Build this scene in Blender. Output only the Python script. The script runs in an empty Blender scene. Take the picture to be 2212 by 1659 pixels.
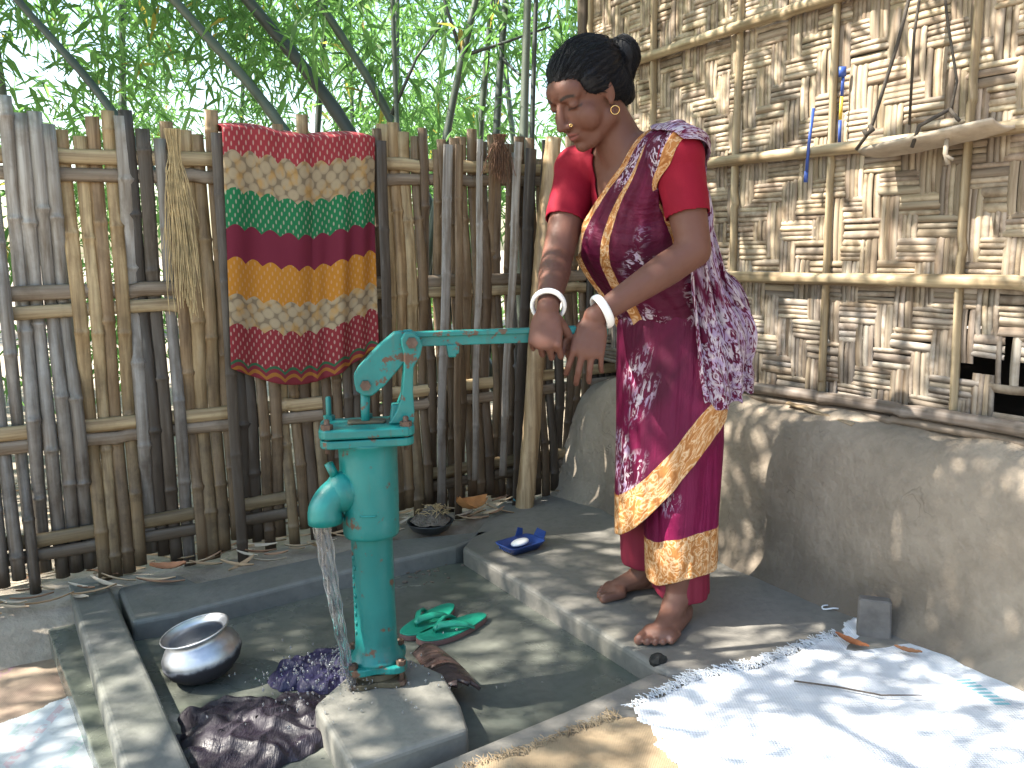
import bpy, bmesh, math, random
import numpy as np
from mathutils import Vector, Matrix
from mathutils.bvhtree import BVHTree
R = math.radians
random.seed(7); rng = np.random.default_rng(11)
scn = bpy.context.scene
COL = scn.collection

# ------------------------------------------------------------------ camera
cam_d = bpy.data.cameras.new('camera'); cam = bpy.data.objects.new('camera', cam_d); COL.objects.link(cam)
cam_d.sensor_width = 36.0; cam_d.lens = 36.0*1900/2212; cam_d.clip_start = .05; cam_d.clip_end = 400
cam.matrix_world = Matrix.Translation((0, 0, .95)) @ Matrix.Rotation(R(81), 4, 'X') @ Matrix.Rotation(R(-1), 4, 'Z')
scn.camera = cam

# ------------------------------------------------------------------ sky, sun, exposure
SUN = Vector((-.64, -.10, .76)).normalized()
w = bpy.data.worlds.new('World'); scn.world = w; w.use_nodes = True
wn = w.node_tree; bg = wn.nodes['Background']
sky = wn.nodes.new('ShaderNodeTexSky'); sky.sky_type = 'NISHITA'; sky.sun_disc = False
sky.sun_elevation = math.asin(SUN.z); sky.sun_rotation = math.atan2(SUN.x, SUN.y)
sky.air_density = 1.3; sky.dust_density = 1.6; sky.ozone_density = 1.0
wn.links.new(sky.outputs[0], bg.inputs['Color']); bg.inputs['Strength'].default_value = .105
sun_d = bpy.data.lights.new('sun', 'SUN'); sun_d.energy = 5.0; sun_d.angle = R(.53); sun_d.color = (1, .93, .83)
sun = bpy.data.objects.new('sun', sun_d); COL.objects.link(sun)
sun.rotation_euler = (-SUN).to_track_quat('-Z', 'Y').to_euler(); sun.location = (-6, -1, 8)
vs = scn.view_settings; vs.view_transform = 'Standard'; vs.look = 'None'; vs.exposure = 2.1; vs.gamma = 1.0
try: vs.use_curve_mapping = False
except Exception: pass
scn.render.engine = 'CYCLES'
cy = scn.cycles
cy.use_denoising = True; cy.max_bounces = 7; cy.diffuse_bounces = 4; cy.glossy_bounces = 3
cy.transmission_bounces = 5; cy.transparent_max_bounces = 6; cy.sample_clamp_indirect = 6
cy.caustics_reflective = False; cy.caustics_refractive = False

# ------------------------------------------------------------------ helpers: objects
def link(o, parent=None):
    COL.objects.link(o)
    if parent is not None: o.parent = parent
    return o
def tag(o, label=None, cat=None, group=None, kind=None):
    if label: o['label'] = label
    if cat: o['category'] = cat
    if group: o['group'] = group
    if kind: o['kind'] = kind
    return o
def empty(name, loc=(0, 0, 0), rz=0):
    e = bpy.data.objects.new(name, None); e.location = loc; e.rotation_euler = (0, 0, rz); e.empty_display_size = .1
    return link(e)
def mesh_np(name, V, Fq, smooth=True):
    """fast mesh from arrays, all faces with the same corner count"""
    V = np.asarray(V, np.float32); Fq = np.asarray(Fq, np.int32)
    me = bpy.data.meshes.new(name); k = Fq.shape[1]
    me.vertices.add(len(V)); me.vertices.foreach_set('co', V.ravel())
    me.loops.add(Fq.size); me.loops.foreach_set('vertex_index', Fq.ravel())
    me.polygons.add(len(Fq)); me.polygons.foreach_set('loop_start', np.arange(0, Fq.size, k, dtype=np.int32))
    me.polygons.foreach_set('use_smooth', np.full(len(Fq), smooth))
    me.update(calc_edges=True); me.validate()
    return me
class MB:
    """collects shapes, builds ONE mesh object"""
    def __init__(s): s.v = []; s.f = []; s.sm = []
    def add(s, V, F, smooth=True):
        o = len(s.v); s.v += [tuple(p) for p in V]; s.f += [tuple(i+o for i in f) for f in F]; s.sm += [smooth]*len(F); return s
    def box(s, c, size, rot=None, taper=1.0, bev=0.0):
        hx, hy, hz = [k/2 for k in size]; c = Vector(c)
        if bev > 0:
            b = bev; rings = []
            def rr(hx, hy, z): return [(-hx+b, -hy, z), (hx-b, -hy, z), (hx, -hy+b, z), (hx, hy-b, z), (hx-b, hy, z), (-hx+b, hy, z), (-hx, hy-b, z), (-hx, -hy+b, z)]
            V = rr(hx-b, hy-b, -hz)+rr(hx, hy, -hz+b)+rr(hx*taper, hy*taper, hz-b)+rr((hx-b)*taper, (hy-b)*taper, hz)
            F = [tuple(range(7, -1, -1)), tuple(range(24, 32))]
            for k in range(3):
                for i in range(8): j = (i+1) % 8; F.append((k*8+i, k*8+j, k*8+8+j, k*8+8+i))
        else:
            t = taper
            V = [(-hx, -hy, -hz), (hx, -hy, -hz), (hx, hy, -hz), (-hx, hy, -hz), (-hx*t, -hy*t, hz), (hx*t, -hy*t, hz), (hx*t, hy*t, hz), (-hx*t, hy*t, hz)]
            F = [(3, 2, 1, 0), (4, 5, 6, 7), (0, 1, 5, 4), (1, 2, 6, 5), (2, 3, 7, 6), (3, 0, 4, 7)]
        V = [c+(rot @ Vector(p) if rot else Vector(p)) for p in V]
        return s.add(V, F, False)
    def tube(s, pts, r, n=8, cap=True, squash=None):
        pts = [Vector(p) for p in pts]; m = len(pts)
        rs = r if isinstance(r, (list, tuple, np.ndarray)) else [r]*m
        V = []; ref = Vector((0, 0, 1))
        t0 = (pts[1]-pts[0]).normalized()
        if abs(t0.dot(ref)) > .9: ref = Vector((1, 0, 0))
        a = (ref-t0*ref.dot(t0)).normalized()
        for i in range(m):
            t = (pts[min(i+1, m-1)]-pts[max(i-1, 0)])
            if t.length < 1e-9: t = t0
            t = t.normalized()
            a = (a-t*a.dot(t))
            a = a.normalized() if a.length > 1e-6 else t.orthogonal().normalized()
            b = t.cross(a)
            for k in range(n):
                q = 2*math.pi*k/n; sx, sy = squash if squash else (1, 1)
                V.append(pts[i]+(a*math.cos(q)*sx+b*math.sin(q)*sy)*rs[i])
        F = []
        for i in range(m-1):
            for k in range(n):
                j = (k+1) % n; F.append((i*n+k, i*n+j, (i+1)*n+j, (i+1)*n+k))
        if cap: F.append(tuple(range(n-1, -1, -1))); F.append(tuple((m-1)*n+k for k in range(n)))
        return s.add(V, F, True)
    def lathe(s, prof, n=24, c=(0, 0, 0), rot=None, close=False, cap=True):
        c = Vector(c); V = []
        for (r, z) in prof:
            for k in range(n):
                q = 2*math.pi*k/n; p = Vector((r*math.cos(q), r*math.sin(q), z)); V.append(c+(rot @ p if rot else p))
        F = []; m = len(prof)
        for i in range(m-1 if not close else m):
            i2 = (i+1) % m
            for k in range(n):
                j = (k+1) % n; F.append((i*n+k, i*n+j, i2*n+j, i2*n+k))
        if not close and cap:
            if prof[0][0] > 1e-5: F.append(tuple(range(n-1, -1, -1)))
            if prof[-1][0] > 1e-5: F.append(tuple((m-1)*n+k for k in range(n)))
        return s.add(V, F, True)
    def ell(s, c, rad, axes=None, nu=20, nv=12):
        c = Vector(c); A = axes or (Vector((1, 0, 0)), Vector((0, 1, 0)), Vector((0, 0, 1)))
        V = [c-A[2]*rad[2]]
        for j in range(1, nv):
            ph = -math.pi/2+math.pi*j/nv
            for i in range(nu):
                th = 2*math.pi*i/nu
                V.append(c+A[0]*rad[0]*math.cos(ph)*math.cos(th)+A[1]*rad[1]*math.cos(ph)*math.sin(th)+A[2]*rad[2]*math.sin(ph))
        V.append(c+A[2]*rad[2]); F = []
        for i in range(nu): F.append((0, 1+(i+1) % nu, 1+i))
        for j in range(nv-2):
            for i in range(nu):
                a = 1+j*nu+i; b = 1+j*nu+(i+1) % nu; F.append((a, b, b+nu, a+nu))
        t = len(V)-1; o = 1+(nv-2)*nu
        for i in range(nu): F.append((o+i, o+(i+1) % nu, t))
        return s.add(V, F, True)
    def cap(s, p0, r0, p1, r1, n=14):
        """tapered capsule"""
        p0 = Vector(p0); p1 = Vector(p1); d = (p1-p0); L = d.length; t = d.normalized() if L > 1e-9 else Vector((0, 0, 1))
        pts = []; rs = []
        for k in range(4): a = math.pi/2*(1-k/4); pts.append(p0-t*r0*math.sin(a)); rs.append(max(r0*math.cos(a), r0*.02))
        for k in range(5): f = k/4; pts.append(p0.lerp(p1, f)); rs.append(r0+(r1-r0)*f)
        for k in range(1, 5): a = math.pi/2*k/4; pts.append(p1+t*r1*math.sin(a)); rs.append(max(r1*math.cos(a), r1*.02))
        return s.tube(pts, rs, n)
    def extrude(s, poly, z0, z1, tf=None, smooth=False):
        n = len(poly); V = [(x, y, z0) for x, y in poly]+[(x, y, z1) for x, y in poly]
        if tf: V = [tf(Vector(p)) for p in V]
        F = [tuple(range(n-1, -1, -1)), tuple(range(n, 2*n))]+[(i, (i+1) % n, n+(i+1) % n, n+i) for i in range(n)]
        return s.add(V, F, smooth)
    def mesh(s, name):
        me = bpy.data.meshes.new(name); me.from_pydata(s.v, [], s.f); me.polygons.foreach_set('use_smooth', s.sm); me.update(); return me
    def build(s, name, mat, parent=None, bevel=0.0, auto=None):
        me = s.mesh(name); o = bpy.data.objects.new(name, me)
        if mat: me.materials.append(mat)
        link(o, parent)
        if bevel > 0:
            b = o.modifiers.new('bevel', 'BEVEL'); b.width = bevel; b.segments = 2; b.limit_method = 'ANGLE'; b.angle_limit = R(35)
        return o
def grid_mesh(name, P, uv=None, closed_u=False, smooth=True):
    """P: (nv, nu, 3) -> mesh with UV"""
    nv, nu = P.shape[:2]; V = P.reshape(-1, 3); i, j = np.meshgrid(np.arange(nv-1), np.arange(nu if closed_u else nu-1), indexing='ij')
    j2 = (j+1) % nu
    F = np.stack([i*nu+j, i*nu+j2, (i+1)*nu+j2, (i+1)*nu+j], -1).reshape(-1, 4)
    me = mesh_np(name, V, F, smooth)
    if uv is None:
        uu, vv = np.meshgrid(np.linspace(0, 1, nu), np.linspace(0, 1, nv)); uv = np.stack([uu, vv], -1)
    lay = me.uv_layers.new(name='UVMap'); li = np.empty(len(me.loops), np.int32); me.loops.foreach_get('vertex_index', li)
    U = uv.reshape(-1, 2)[li].astype(np.float32)
    if closed_u:   # mend the seam
        U = U.reshape(-1, 4, 2); wrap = (U[:, :, 0].max(1)-U[:, :, 0].min(1)) > .5
        lo = U[:, :, 0] < .5; U[:, :, 0] = np.where(wrap[:, None] & lo, 1.0, U[:, :, 0]); U = U.reshape(-1, 2)
    lay.data.foreach_set('uv', U.ravel()); return me
def obj(name, me, mat=None, parent=None):
    o = bpy.data.objects.new(name, me)
    if mat: me.materials.append(mat)
    return link(o, parent)
def fbm(x, y, seed=0, oct=4, f0=1.0):
    """cheap smooth noise on arrays (sum of rotated sines)"""
    r = np.random.default_rng(seed); out = 0; a = 1.0; f = f0
    for k in range(oct):
        for q in range(3):
            th = r.uniform(0, 2*math.pi); ph = r.uniform(0, 2*math.pi); g = f*r.uniform(.7, 1.4)
            out = out+a/3*np.sin((x*math.cos(th)+y*math.sin(th))*g+ph)
        a *= .5; f *= 2.1
    return out

# ------------------------------------------------------------------ helpers: materials
class M:
    def __init__(s, name):
        s.m = bpy.data.materials.new(name); s.m.use_nodes = True; s.t = s.m.node_tree
        s.b = s.t.nodes['Principled BSDF']; s.out = s.t.nodes['Material Output']
    def n(s, typ, **kw):
        nd = s.t.nodes.new('ShaderNode'+typ)
        for k, v in kw.items():
            if k in nd.inputs: s.set(nd.inputs[k], v)
            else: setattr(nd, k, v)
        return nd
    def set(s, sock, v):
        if isinstance(v, bpy.types.NodeSocket): s.t.links.new(v, sock)
        elif isinstance(v, bpy.types.Node): s.t.links.new(v.outputs[0], sock)
        else:
            if isinstance(v, (tuple, list)) and len(v) == 3 and sock.type == 'RGBA': v = (*v, 1)
            sock.default_value = v
    def p(s, **kw):
        for k, v in kw.items(): s.set(s.b.inputs[k.replace('_', ' ')], v)
        return s
    def coord(s, kind='Object', scale=(1, 1, 1), rot=(0, 0, 0)):
        tc = s.n('TexCoord'); mp = s.n('Mapping'); s.set(mp.inputs['Vector'], tc.outputs[kind]); mp.inputs['Scale'].default_value = scale; mp.inputs['Rotation'].default_value = rot
        return mp.outputs[0]
    def noise(s, vec, scale=5, detail=4, rough=.55, dist=0):
        nd = s.n('TexNoise'); s.set(nd.inputs['Vector'], vec); nd.inputs['Scale'].default_value = scale; nd.inputs['Detail'].default_value = detail
        nd.inputs['Roughness'].default_value = rough; nd.inputs['Distortion'].default_value = dist; return nd.outputs['Fac']
    def ramp(s, fac, stops, interp='LINEAR'):
        nd = s.n('ValToRGB'); nd.color_ramp.interpolation = interp; e = nd.color_ramp.elements
        while len(e) < len(stops): e.new(.5)
        for k, (p, c) in enumerate(stops):
            e[k].position = p; c = (c, c, c) if isinstance(c, (int, float)) else c; e[k].color = (*c[:3], 1)
        s.set(nd.inputs[0], fac); return nd.outputs[0]
    def mix(s, fac, a, b, mode='MIX'):
        nd = s.n('Mix', data_type='RGBA', blend_type=mode); s.set(nd.inputs[0], fac); s.set(nd.inputs[6], a); s.set(nd.inputs[7], b); return nd.outputs[2]
    def math(s, op, a, b=0.0, c=0.0, clamp=False):
        nd = s.n('Math', operation=op, use_clamp=clamp); s.set(nd.inputs[0], a); s.set(nd.inputs[1], b); s.set(nd.inputs[2], c); return nd.outputs[0]
    def bump(s, h, strength=.4, dist=.01):
        nd = s.n('Bump'); nd.inputs['Strength'].default_value = strength; nd.inputs['Distance'].default_value = dist; s.set(nd.inputs['Height'], h)
        s.t.links.new(nd.outputs[0], s.b.inputs['Normal']); return s
    def info(s): return s.n('ObjectInfo')
    def sep(s, vec): return s.n('SeparateXYZ', Vector=vec)

def simple(name, col, rough=.6, metal=0, nscale=0, namp=.25, bump=0, bscale=40, bdist=.004, spec=.5):
    m = M(name); v = m.coord()
    if nscale:
        f = m.noise(v, nscale, 5); m.p(Base_Color=m.ramp(f, [(.25, tuple(c*(1-namp) for c in col)), (.75, tuple(min(1, c*(1+namp)) for c in col))]))
    else: m.p(Base_Color=col)
    m.p(Roughness=rough, Metallic=metal); m.b.inputs['Specular IOR Level'].default_value = spec
    if bump: m.bump(m.noise(v, bscale, 4), bump, bdist)
    return m.m
# ================================================================== setting
# ---- materials
def mat_ground():
    m = M('sandy_earth'); v = m.coord()
    a = m.noise(v, 1.1, 6); b = m.noise(v, 22, 5)
    c = m.mix(m.ramp(a, [(.35, 0), (.65, 1)]), (.26, .21, .155), (.36, .32, .26)); c = m.mix(m.ramp(b, [(.4, 0), (.7, .5)]), c, (.16, .125, .09))
    m.p(Base_Color=c, Roughness=.95).bump(m.noise(v, 60, 5), .6, .008); return m.m
def mat_cement(name, c0, c1, wet=.5, moss=(.12, .13, .08), bs=.35):
    m = M(name); v = m.coord()
    a = m.noise(v, 3.2, 6, .6, .4); b = m.noise(v, 40, 5); d = m.noise(v, 1.4, 4)
    c = m.mix(m.ramp(a, [(.3, 0), (.7, 1)]), c0, c1); c = m.mix(m.ramp(b, [(.45, 0), (.75, .35)]), c, tuple(k*.55 for k in c0))
    c = m.mix(m.ramp(d, [(.5, 0), (.72, .6)]), c, moss)
    r = m.ramp(a, [(.3, .75-.6*wet), (.75, .95-.45*wet)])
    m.p(Base_Color=c, Roughness=r).bump(m.math('ADD', m.noise(v, 70, 4), m.math('MULTIPLY', m.noise(v, 9, 3), 1.5)), bs, .004); return m.m
def mat_mud():
    m = M('mud_plaster'); v = m.coord()
    a = m.noise(v, 2.4, 6, .6, .5); b = m.noise(v, 28, 6)
    c = m.mix(m.ramp(a, [(.3, 0), (.7, 1)]), (.20, .165, .125), (.335, .28, .215)); c = m.mix(m.ramp(b, [(.45, 0), (.75, .45)]), c, (.15, .12, .09))
    z = m.sep(m.n('NewGeometry').outputs['Position']).outputs['Z']; damp = m.ramp(m.math('ADD', z, m.math('MULTIPLY', m.math('SUBTRACT', m.noise(v, 5, 5), .5), .45)), [(.02, .75), (.20, 0)]); c = m.mix(damp, c, (.10, .082, .062))
    c = m.mix(m.ramp(m.noise(v, 1.3, 5, .6, 1.0), [(.52, 0), (.60, .35)]), c, (.37, .32, .25))
    ck = m.n('TexVoronoi', feature='DISTANCE_TO_EDGE'); m.set(ck.inputs['Vector'], m.n('VectorMath', operation='ADD').outputs[0]); va = ck.inputs['Vector'].links[0].from_node; m.set(va.inputs[0], v); cbn = m.n('CombineXYZ'); m.set(cbn.inputs[0], m.noise(v, 8, 3)); m.set(cbn.inputs[2], m.noise(v, 7, 3)); m.set(va.inputs[1], cbn.outputs[0]); ck.inputs['Scale'].default_value = 3.2
    crack = m.math('MULTIPLY', m.ramp(ck.outputs['Distance'], [(.0, 1), (.012, 0)]), m.ramp(m.noise(v, 2.2, 2), [(.52, 0), (.6, .8)])); c = m.mix(crack, c, (.07, .055, .04))
    m.p(Base_Color=c, Roughness=.95).bump(m.math('ADD', m.noise(v, 45, 6), m.math('MULTIPLY', m.noise(v, 7, 4), 2.0)), .55, .012); return m.m
M_ground = mat_ground()
M_floor = mat_cement('wet_cement', (.082, .092, .080), (.150, .155, .132), 1.1, (.070, .088, .055), .16)
M_slab = mat_cement('damp_cement', (.145, .14, .125), (.225, .212, .185), .45, (.13, .13, .10))
M_kerb = mat_cement('grey_cement', (.12, .125, .12), (.19, .19, .175), .65, (.09, .10, .07))
M_mud = mat_mud()

# ---- ground sheet: gentle humps near the yard, flat to the horizon
def ground():
    xs = np.unique(np.concatenate([np.linspace(-4, 4, 130), np.array([-150, -80, -40, -20, -10, -6, 6, 10, 20, 40, 80, 150])]))
    ys = np.unique(np.concatenate([np.linspace(-2, 6, 130), np.array([-150, -80, -40, -20, -8, -4, 8, 12, 20, 40, 80, 150])]))
    X, Y = np.meshgrid(xs, ys); Z = np.full_like(X, -.13)
    # the yard is higher by the fence and the hut, lower under the cement bay
    fd = (X+.74)*-.509+(Y-2.76)*.861            # distance behind the fence line
    hd = (X-.86)*.870+(Y-2.19)*.492             # distance inside the hut's plinth line
    up = np.clip(np.maximum(fd+.30, 0)/.22, 0, 1); up = up*up*(3-2*up)
    Z += .118*up
    Z += .012*fbm(X, Y, 3, 4, 4.0)*(np.abs(X) < 4)*(np.abs(Y-2) < 4)*up
    o = obj('ground', grid_mesh('ground', np.stack([X, Y, Z], -1)), M_ground); tag(o, kind='structure')
ground()
# ---- cement bay: floor, step slab, kerbs
def prism(name, poly, z0, z1, mat, bevel=.01, rough=.004):
    """polygonal cement piece with softened edges"""
    bm = bmesh.new(); vs_ = [bm.verts.new((x, y, z0)) for x, y in poly]; f = bm.faces.new(vs_)
    r = bmesh.ops.extrude_face_region(bm, geom=[f]); 
    for e in r['geom']:
        if isinstance(e, bmesh.types.BMVert): e.co.z = z1
    bmesh.ops.recalc_face_normals(bm, faces=bm.faces)
    me = bpy.data.meshes.new(name); bm.to_mesh(me); bm.free()
    o = obj(name, me, mat); b = o.modifiers.new('bevel', 'BEVEL'); b.width = bevel; b.segments = 3
    for p in me.polygons: p.use_smooth = False
    return tag(o, kind='structure')
FZ = -.055
floor_poly = [(-.66, 1.35), (.20, 1.35), (.36, 1.80), (-.10, 2.72), (-.55, 2.60), (-1.05, 2.24), (-1.32, 2.46), (-1.37, 2.40)]
prism('cement_floor', floor_poly, -.20, FZ, M_floor, .004)
slab_poly = [(-.168, 2.69), (.305, 1.885), (.34, 1.84), (.98, 1.96), (.62, 2.78), (.10, 3.45), (-.06, 3.16)]
prism('step_slab', slab_poly, -.19, 0, M_slab, .014)
prism('front_kerb', [(-.30, 1.36), (-.20, 1.485), (.10, 1.70), (.31, 1.86), (.36, 1.82), (.95, 1.93), (1.1, 1.66), (.2, 1.30)], -.21, -.006, M_slab, .012)
prism('back_kerb', [(-1.00, 2.165), (-.895, 2.215), (-.53, 2.487), (-.19, 2.70), (-.06, 2.86), (-.42, 2.77), (-.56, 2.665), (-.92, 2.43), (-1.00, 2.50), (-1.14, 2.40)], -.22, .0, M_kerb, .012)
prism('side_kerb', [(-1.30, 2.43), (-.735, 1.50), (-.55, 1.20), (-.42, 1.22), (-.605, 1.50), (-1.19, 2.45)], -.23, .004, M_kerb, .012)
# ================================================================== bamboo materials
def mat_bamboo(name, rough=.55, stain=.0, long='Z', spec=.4):
    """colour comes from each piece's own colour; streaks and nodes run along it"""
    m = M(name); i = m.info(); sc = {'Z': (60, 60, 2.2), 'X': (2.2, 60, 60)}[long]
    v = m.coord('Object', sc); rv = m.math('MULTIPLY', i.outputs['Random'], 37.0)
    va = m.n('VectorMath', operation='ADD'); m.set(va.inputs[0], v); cb = m.n('CombineXYZ'); m.set(cb.inputs[0], rv); m.set(cb.inputs[1], rv); m.set(cb.inputs[2], rv); m.set(va.inputs[1], cb.outputs[0])
    st = m.noise(va.outputs[0], 1.0, 5, .6); v2 = m.coord('Object', (1, 1, 1)); va2 = m.n('VectorMath', operation='ADD'); m.set(va2.inputs[0], v2); m.set(va2.inputs[1], cb.outputs[0])
    bl = m.noise(va2.outputs[0], 9, 5, .65)
    base = i.outputs['Color']
    dark = m.mix(1.0, base, (.42, .36, .30), 'MULTIPLY'); lite = m.mix(.35, base, (.62, .58, .50))
    c = m.mix(m.ramp(st, [(.32, 0), (.62, 1)]), dark, base); c = m.mix(m.ramp(st, [(.60, 0), (.8, .6)]), c, lite)
    c = m.mix(m.ramp(bl, [(.52, 0), (.72, .75)]), c, dark)
    if stain:
        p = m.sep(m.n('NewGeometry').outputs['Position']); z = p.outputs['Z']
        zz = m.math('ADD', z, m.math('MULTIPLY', m.math('SUBTRACT', bl, .5), 1.6)); k = m.ramp(zz, [(.0, stain), (.45, stain*.55), (.95, 0)])
        c = m.mix(k, c, (.040, .028, .019))
    m.p(Base_Color=c, Roughness=rough).bump(st, .35, .003); m.b.inputs['Specular IOR Level'].default_value = spec
    return m.m
M_slat = mat_bamboo('weathered_bamboo', .5, .85)
M_pole = mat_bamboo('round_bamboo', .42, .0)
M_rail = mat_bamboo('bamboo_rail', .5, 0, 'X')
# ================================================================== fence
FO = Vector((-.74, 2.76, 0)); FA = math.atan2(.509, .861)
def FW(s, d, z): return Vector((FO.x+.861*s-.509*d, FO.y+.509*s+.861*d, z))     # d > 0 is behind the fence
RAILZ = (1.19, .812, .435, .128)
def slat_mesh(kind, seed):
    """split bamboo lath, 1.32 tall, unit width 0.04, bowed over and under the rails"""
    r = random.Random(seed); zs = [1.32*k/25 for k in range(26)]
    key = [(-.05, -1), (.128, -1), (.435, 1), (.812, -1), (1.19, 1), (1.4, .6)]
    key = [(z, a*(1 if kind == 'A' else -1)) for z, a in key]
    def wave(z):
        for (z0, a0), (z1, a1) in zip(key, key[1:]):
            if z <= z1: t = (z-z0)/(z1-z0); t = t*t*(3-2*t); return (a0+(a1-a0)*t)*.0135
        return 0
    nodes = []; z = r.uniform(.05, .3)
    while z < 1.32: nodes.append(z); z += r.uniform(.22, .36)
    zs = sorted(set([z for z in zs if all(abs(z-q) > .02 for q in nodes)]+[q+e for q in nodes for e in (-.014, -.004, .001, .006, .016)])); zs = [z for z in zs if 0 <= z <= 1.32]; n = len(zs)
    ph = r.uniform(0, 6); V = []; NU = 6
    for z in zs:
        g = max([0]+[math.exp(-((z-q)/.006)**2) for q in nodes]); ww = .04*(1+.04*math.sin(z*4+ph)+.09*g); cx = .002*math.sin(z*3.1+ph)
        for k in range(NU):
            t = k/(NU-1)*2-1; V.append((cx+t*ww/2, wave(z)-(1-t*t)*.0055-g*.005, z))
        for k in range(NU):
            t = 1-k/(NU-1)*2; V.append((cx+t*ww/2*.94, wave(z)-(1-t*t)*.0055+.005, z))
    m_ = NU*2; F = []
    # put ring points close to the nodes
    for i in range(n-1):
        for k in range(m_): F.append((i*m_+k, i*m_+(k+1) % m_, (i+1)*m_+(k+1) % m_, (i+1)*m_+k))
    F.append(tuple(range(m_-1, -1, -1))); F.append(tuple((n-1)*m_+k for k in range(m_)))
    me = bpy.data.meshes.new('slat'); me.from_pydata(V, [], F); me.polygons.foreach_set('use_smooth', [True]*len(F)); me.materials.append(M_slat); me.update()
    return me
def build_fence():
    root = empty('bamboo_fence', FO, FA)
    tag(root, 'tall woven bamboo fence of split upright slats behind the hand pump', 'fence')
    protos = {k: [slat_mesh(k, s+ord(k)) for s in range(5)] for k in 'AB'}
    TAN = [(.47, .34, .18), (.41, .285, .15), (.51, .385, .215), (.37, .255, .14)]
    SIL = [(.42, .40, .37), (.36, .345, .325), (.47, .45, .42)]
    BRN = [(.26, .18, .105), (.215, .148, .088), (.30, .21, .125), (.18, .125, .08)]
    BLK = [(.07, .062, .055), (.085, .072, .06), (.12, .10, .08)]
    bounds = [-1.42, -1.28, -1.14, -1.0, -.86, -.715, -.565, -.43, -.29, -.145, 0, .14, .37, .52, .66, .77, .90, 1.05, 1.20, 1.36, 1.5]
    pal = {-.715: SIL, -.86: SIL, -1.0: SIL, -1.14: SIL+TAN, -1.28: SIL, -1.42: TAN, -.565: TAN, -.43: [SIL[0], BLK[0], BLK[2], SIL[1], BLK[0]], -.29: TAN, -.145: BRN+BLK, 0: BRN+TAN, .14: BRN+[BLK[2]],
           .37: TAN[1:]+BRN[:1], .52: BRN+[TAN[1], SIL[1]], .66: BRN+TAN[1:2], .77: BRN+[SIL[1]], .90: BRN+BLK, 1.05: BLK+BRN, 1.20: BLK, 1.36: BLK}
    r = random.Random(5)
    for gi, (a, b) in enumerate(zip(bounds, bounds[1:])):
        kind = 'A' if gi % 2 == 0 else 'B'; n = max(3, round((b-a)/.034)) if a > -.6 else max(3, round((b-a)/.040))
        for k in range(n):
            s = a+(b-a)*(k+.5)/n; wd = (b-a)/n*(r.uniform(.96, 1.12) if a > -.6 else r.uniform(.86, 1.0))
            me = r.choice(protos[kind]); o = bpy.data.objects.new('slat', me); link(o, root)
            o.location = (s+r.uniform(-.003, .003), r.uniform(-.003, .003), r.uniform(-.02, .05)); o.scale = (wd/.04*(-1 if r.random() < .5 else 1), 1.0 if a > -.6 else 2.0, r.uniform(.955, 1.0))
            o.rotation_euler = (0, R(r.uniform(-.7, .7)), 0)
            p = pal[a]; c = p[k % len(p)] if a == -.43 else r.choice(p); q = r.uniform(.8, 1.12); o.color = (c[0]*q, c[1]*q, c[2]*q, 1)
    # a few single laths standing proud of the weave
    for s, c, rot, wd in [(.565, SIL[1], 3.2, .034), (.70, SIL[0], 2.6, .026), (.835, SIL[0], 4.5, .032), (.945, BLK[1], 4.5, .045), (.885, BLK[0], 3.8, .045), (.62, BRN[1], 2.0, .03), (-.155, BLK[2], .3, .034), (.355, BLK[1], .6, .034)]:
        o = bpy.data.objects.new('slat', r.choice(protos['A'])); link(o, root); o.location = (s-.66*math.tan(R(rot)), -.048, -.02 if c not in (SIL[0],) else .12)
        o.scale = (wd/.04, .4, .99 if c not in (SIL[0],) else .9); o.rotation_euler = (0, R(rot), 0); o.color = (*c, 1)
    # rails: pairs of half-round bamboo
    for li, z in enumerate(RAILZ):
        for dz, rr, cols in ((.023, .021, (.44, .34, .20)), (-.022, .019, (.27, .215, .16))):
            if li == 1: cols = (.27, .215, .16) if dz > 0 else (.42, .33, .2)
            b = MB(); pts = []; rs = []; s = -1.45; nx = -1.3+r.uniform(0, .3)
            while s < 1.5:
                pts.append((s, .003*math.sin(s*5+li), z+dz+.007*math.sin(s*2.3+li*2+dz*30))); rs.append(rr); s += .06
                if abs(s-nx) < .03:
                    pts.append((nx-.004, 0, z+dz)); rs.append(rr*1.0); pts.append((nx, 0, z+dz)); rs.append(rr*1.10); pts.append((nx+.006, 0, z+dz)); rs.append(rr*1.0); nx += r.uniform(.3, .42); s = max(s, pts[-1][0]+.03)
            b.tube(pts, rs, 10, squash=(1, .5)); q = r.uniform(.88, 1.1) if li < 3 else .45
            o = b.build('rail', M_rail, root); o.color = (cols[0]*q, cols[1]*q, cols[2]*q, 1)
    # leaning corner post
    b = MB(); p0 = Vector((.845, -.085, -.06)); p1 = Vector((1.0, -.075, 1.32)); pts = []; rs = []
    for k in range(60):
        t = k/59; z = t*1.38; g = max(math.exp(-((z-q)/.012)**2) for q in (.12, .36, .62, .83, 1.0, 1.16, 1.3)); pts.append(p0.lerp(p1, t)+Vector((.006*math.sin(t*7), 0, 0))); rs.append(.034-.006*t+.003*g)
    b.tube(pts, rs, 14); o = b.build('post', M_pole, root); o.color = (.40, .29, .17, 1); tag(o, 'thick tan bamboo post leaning at the end of the fence')
    return root
fence = build_fence()
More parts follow.
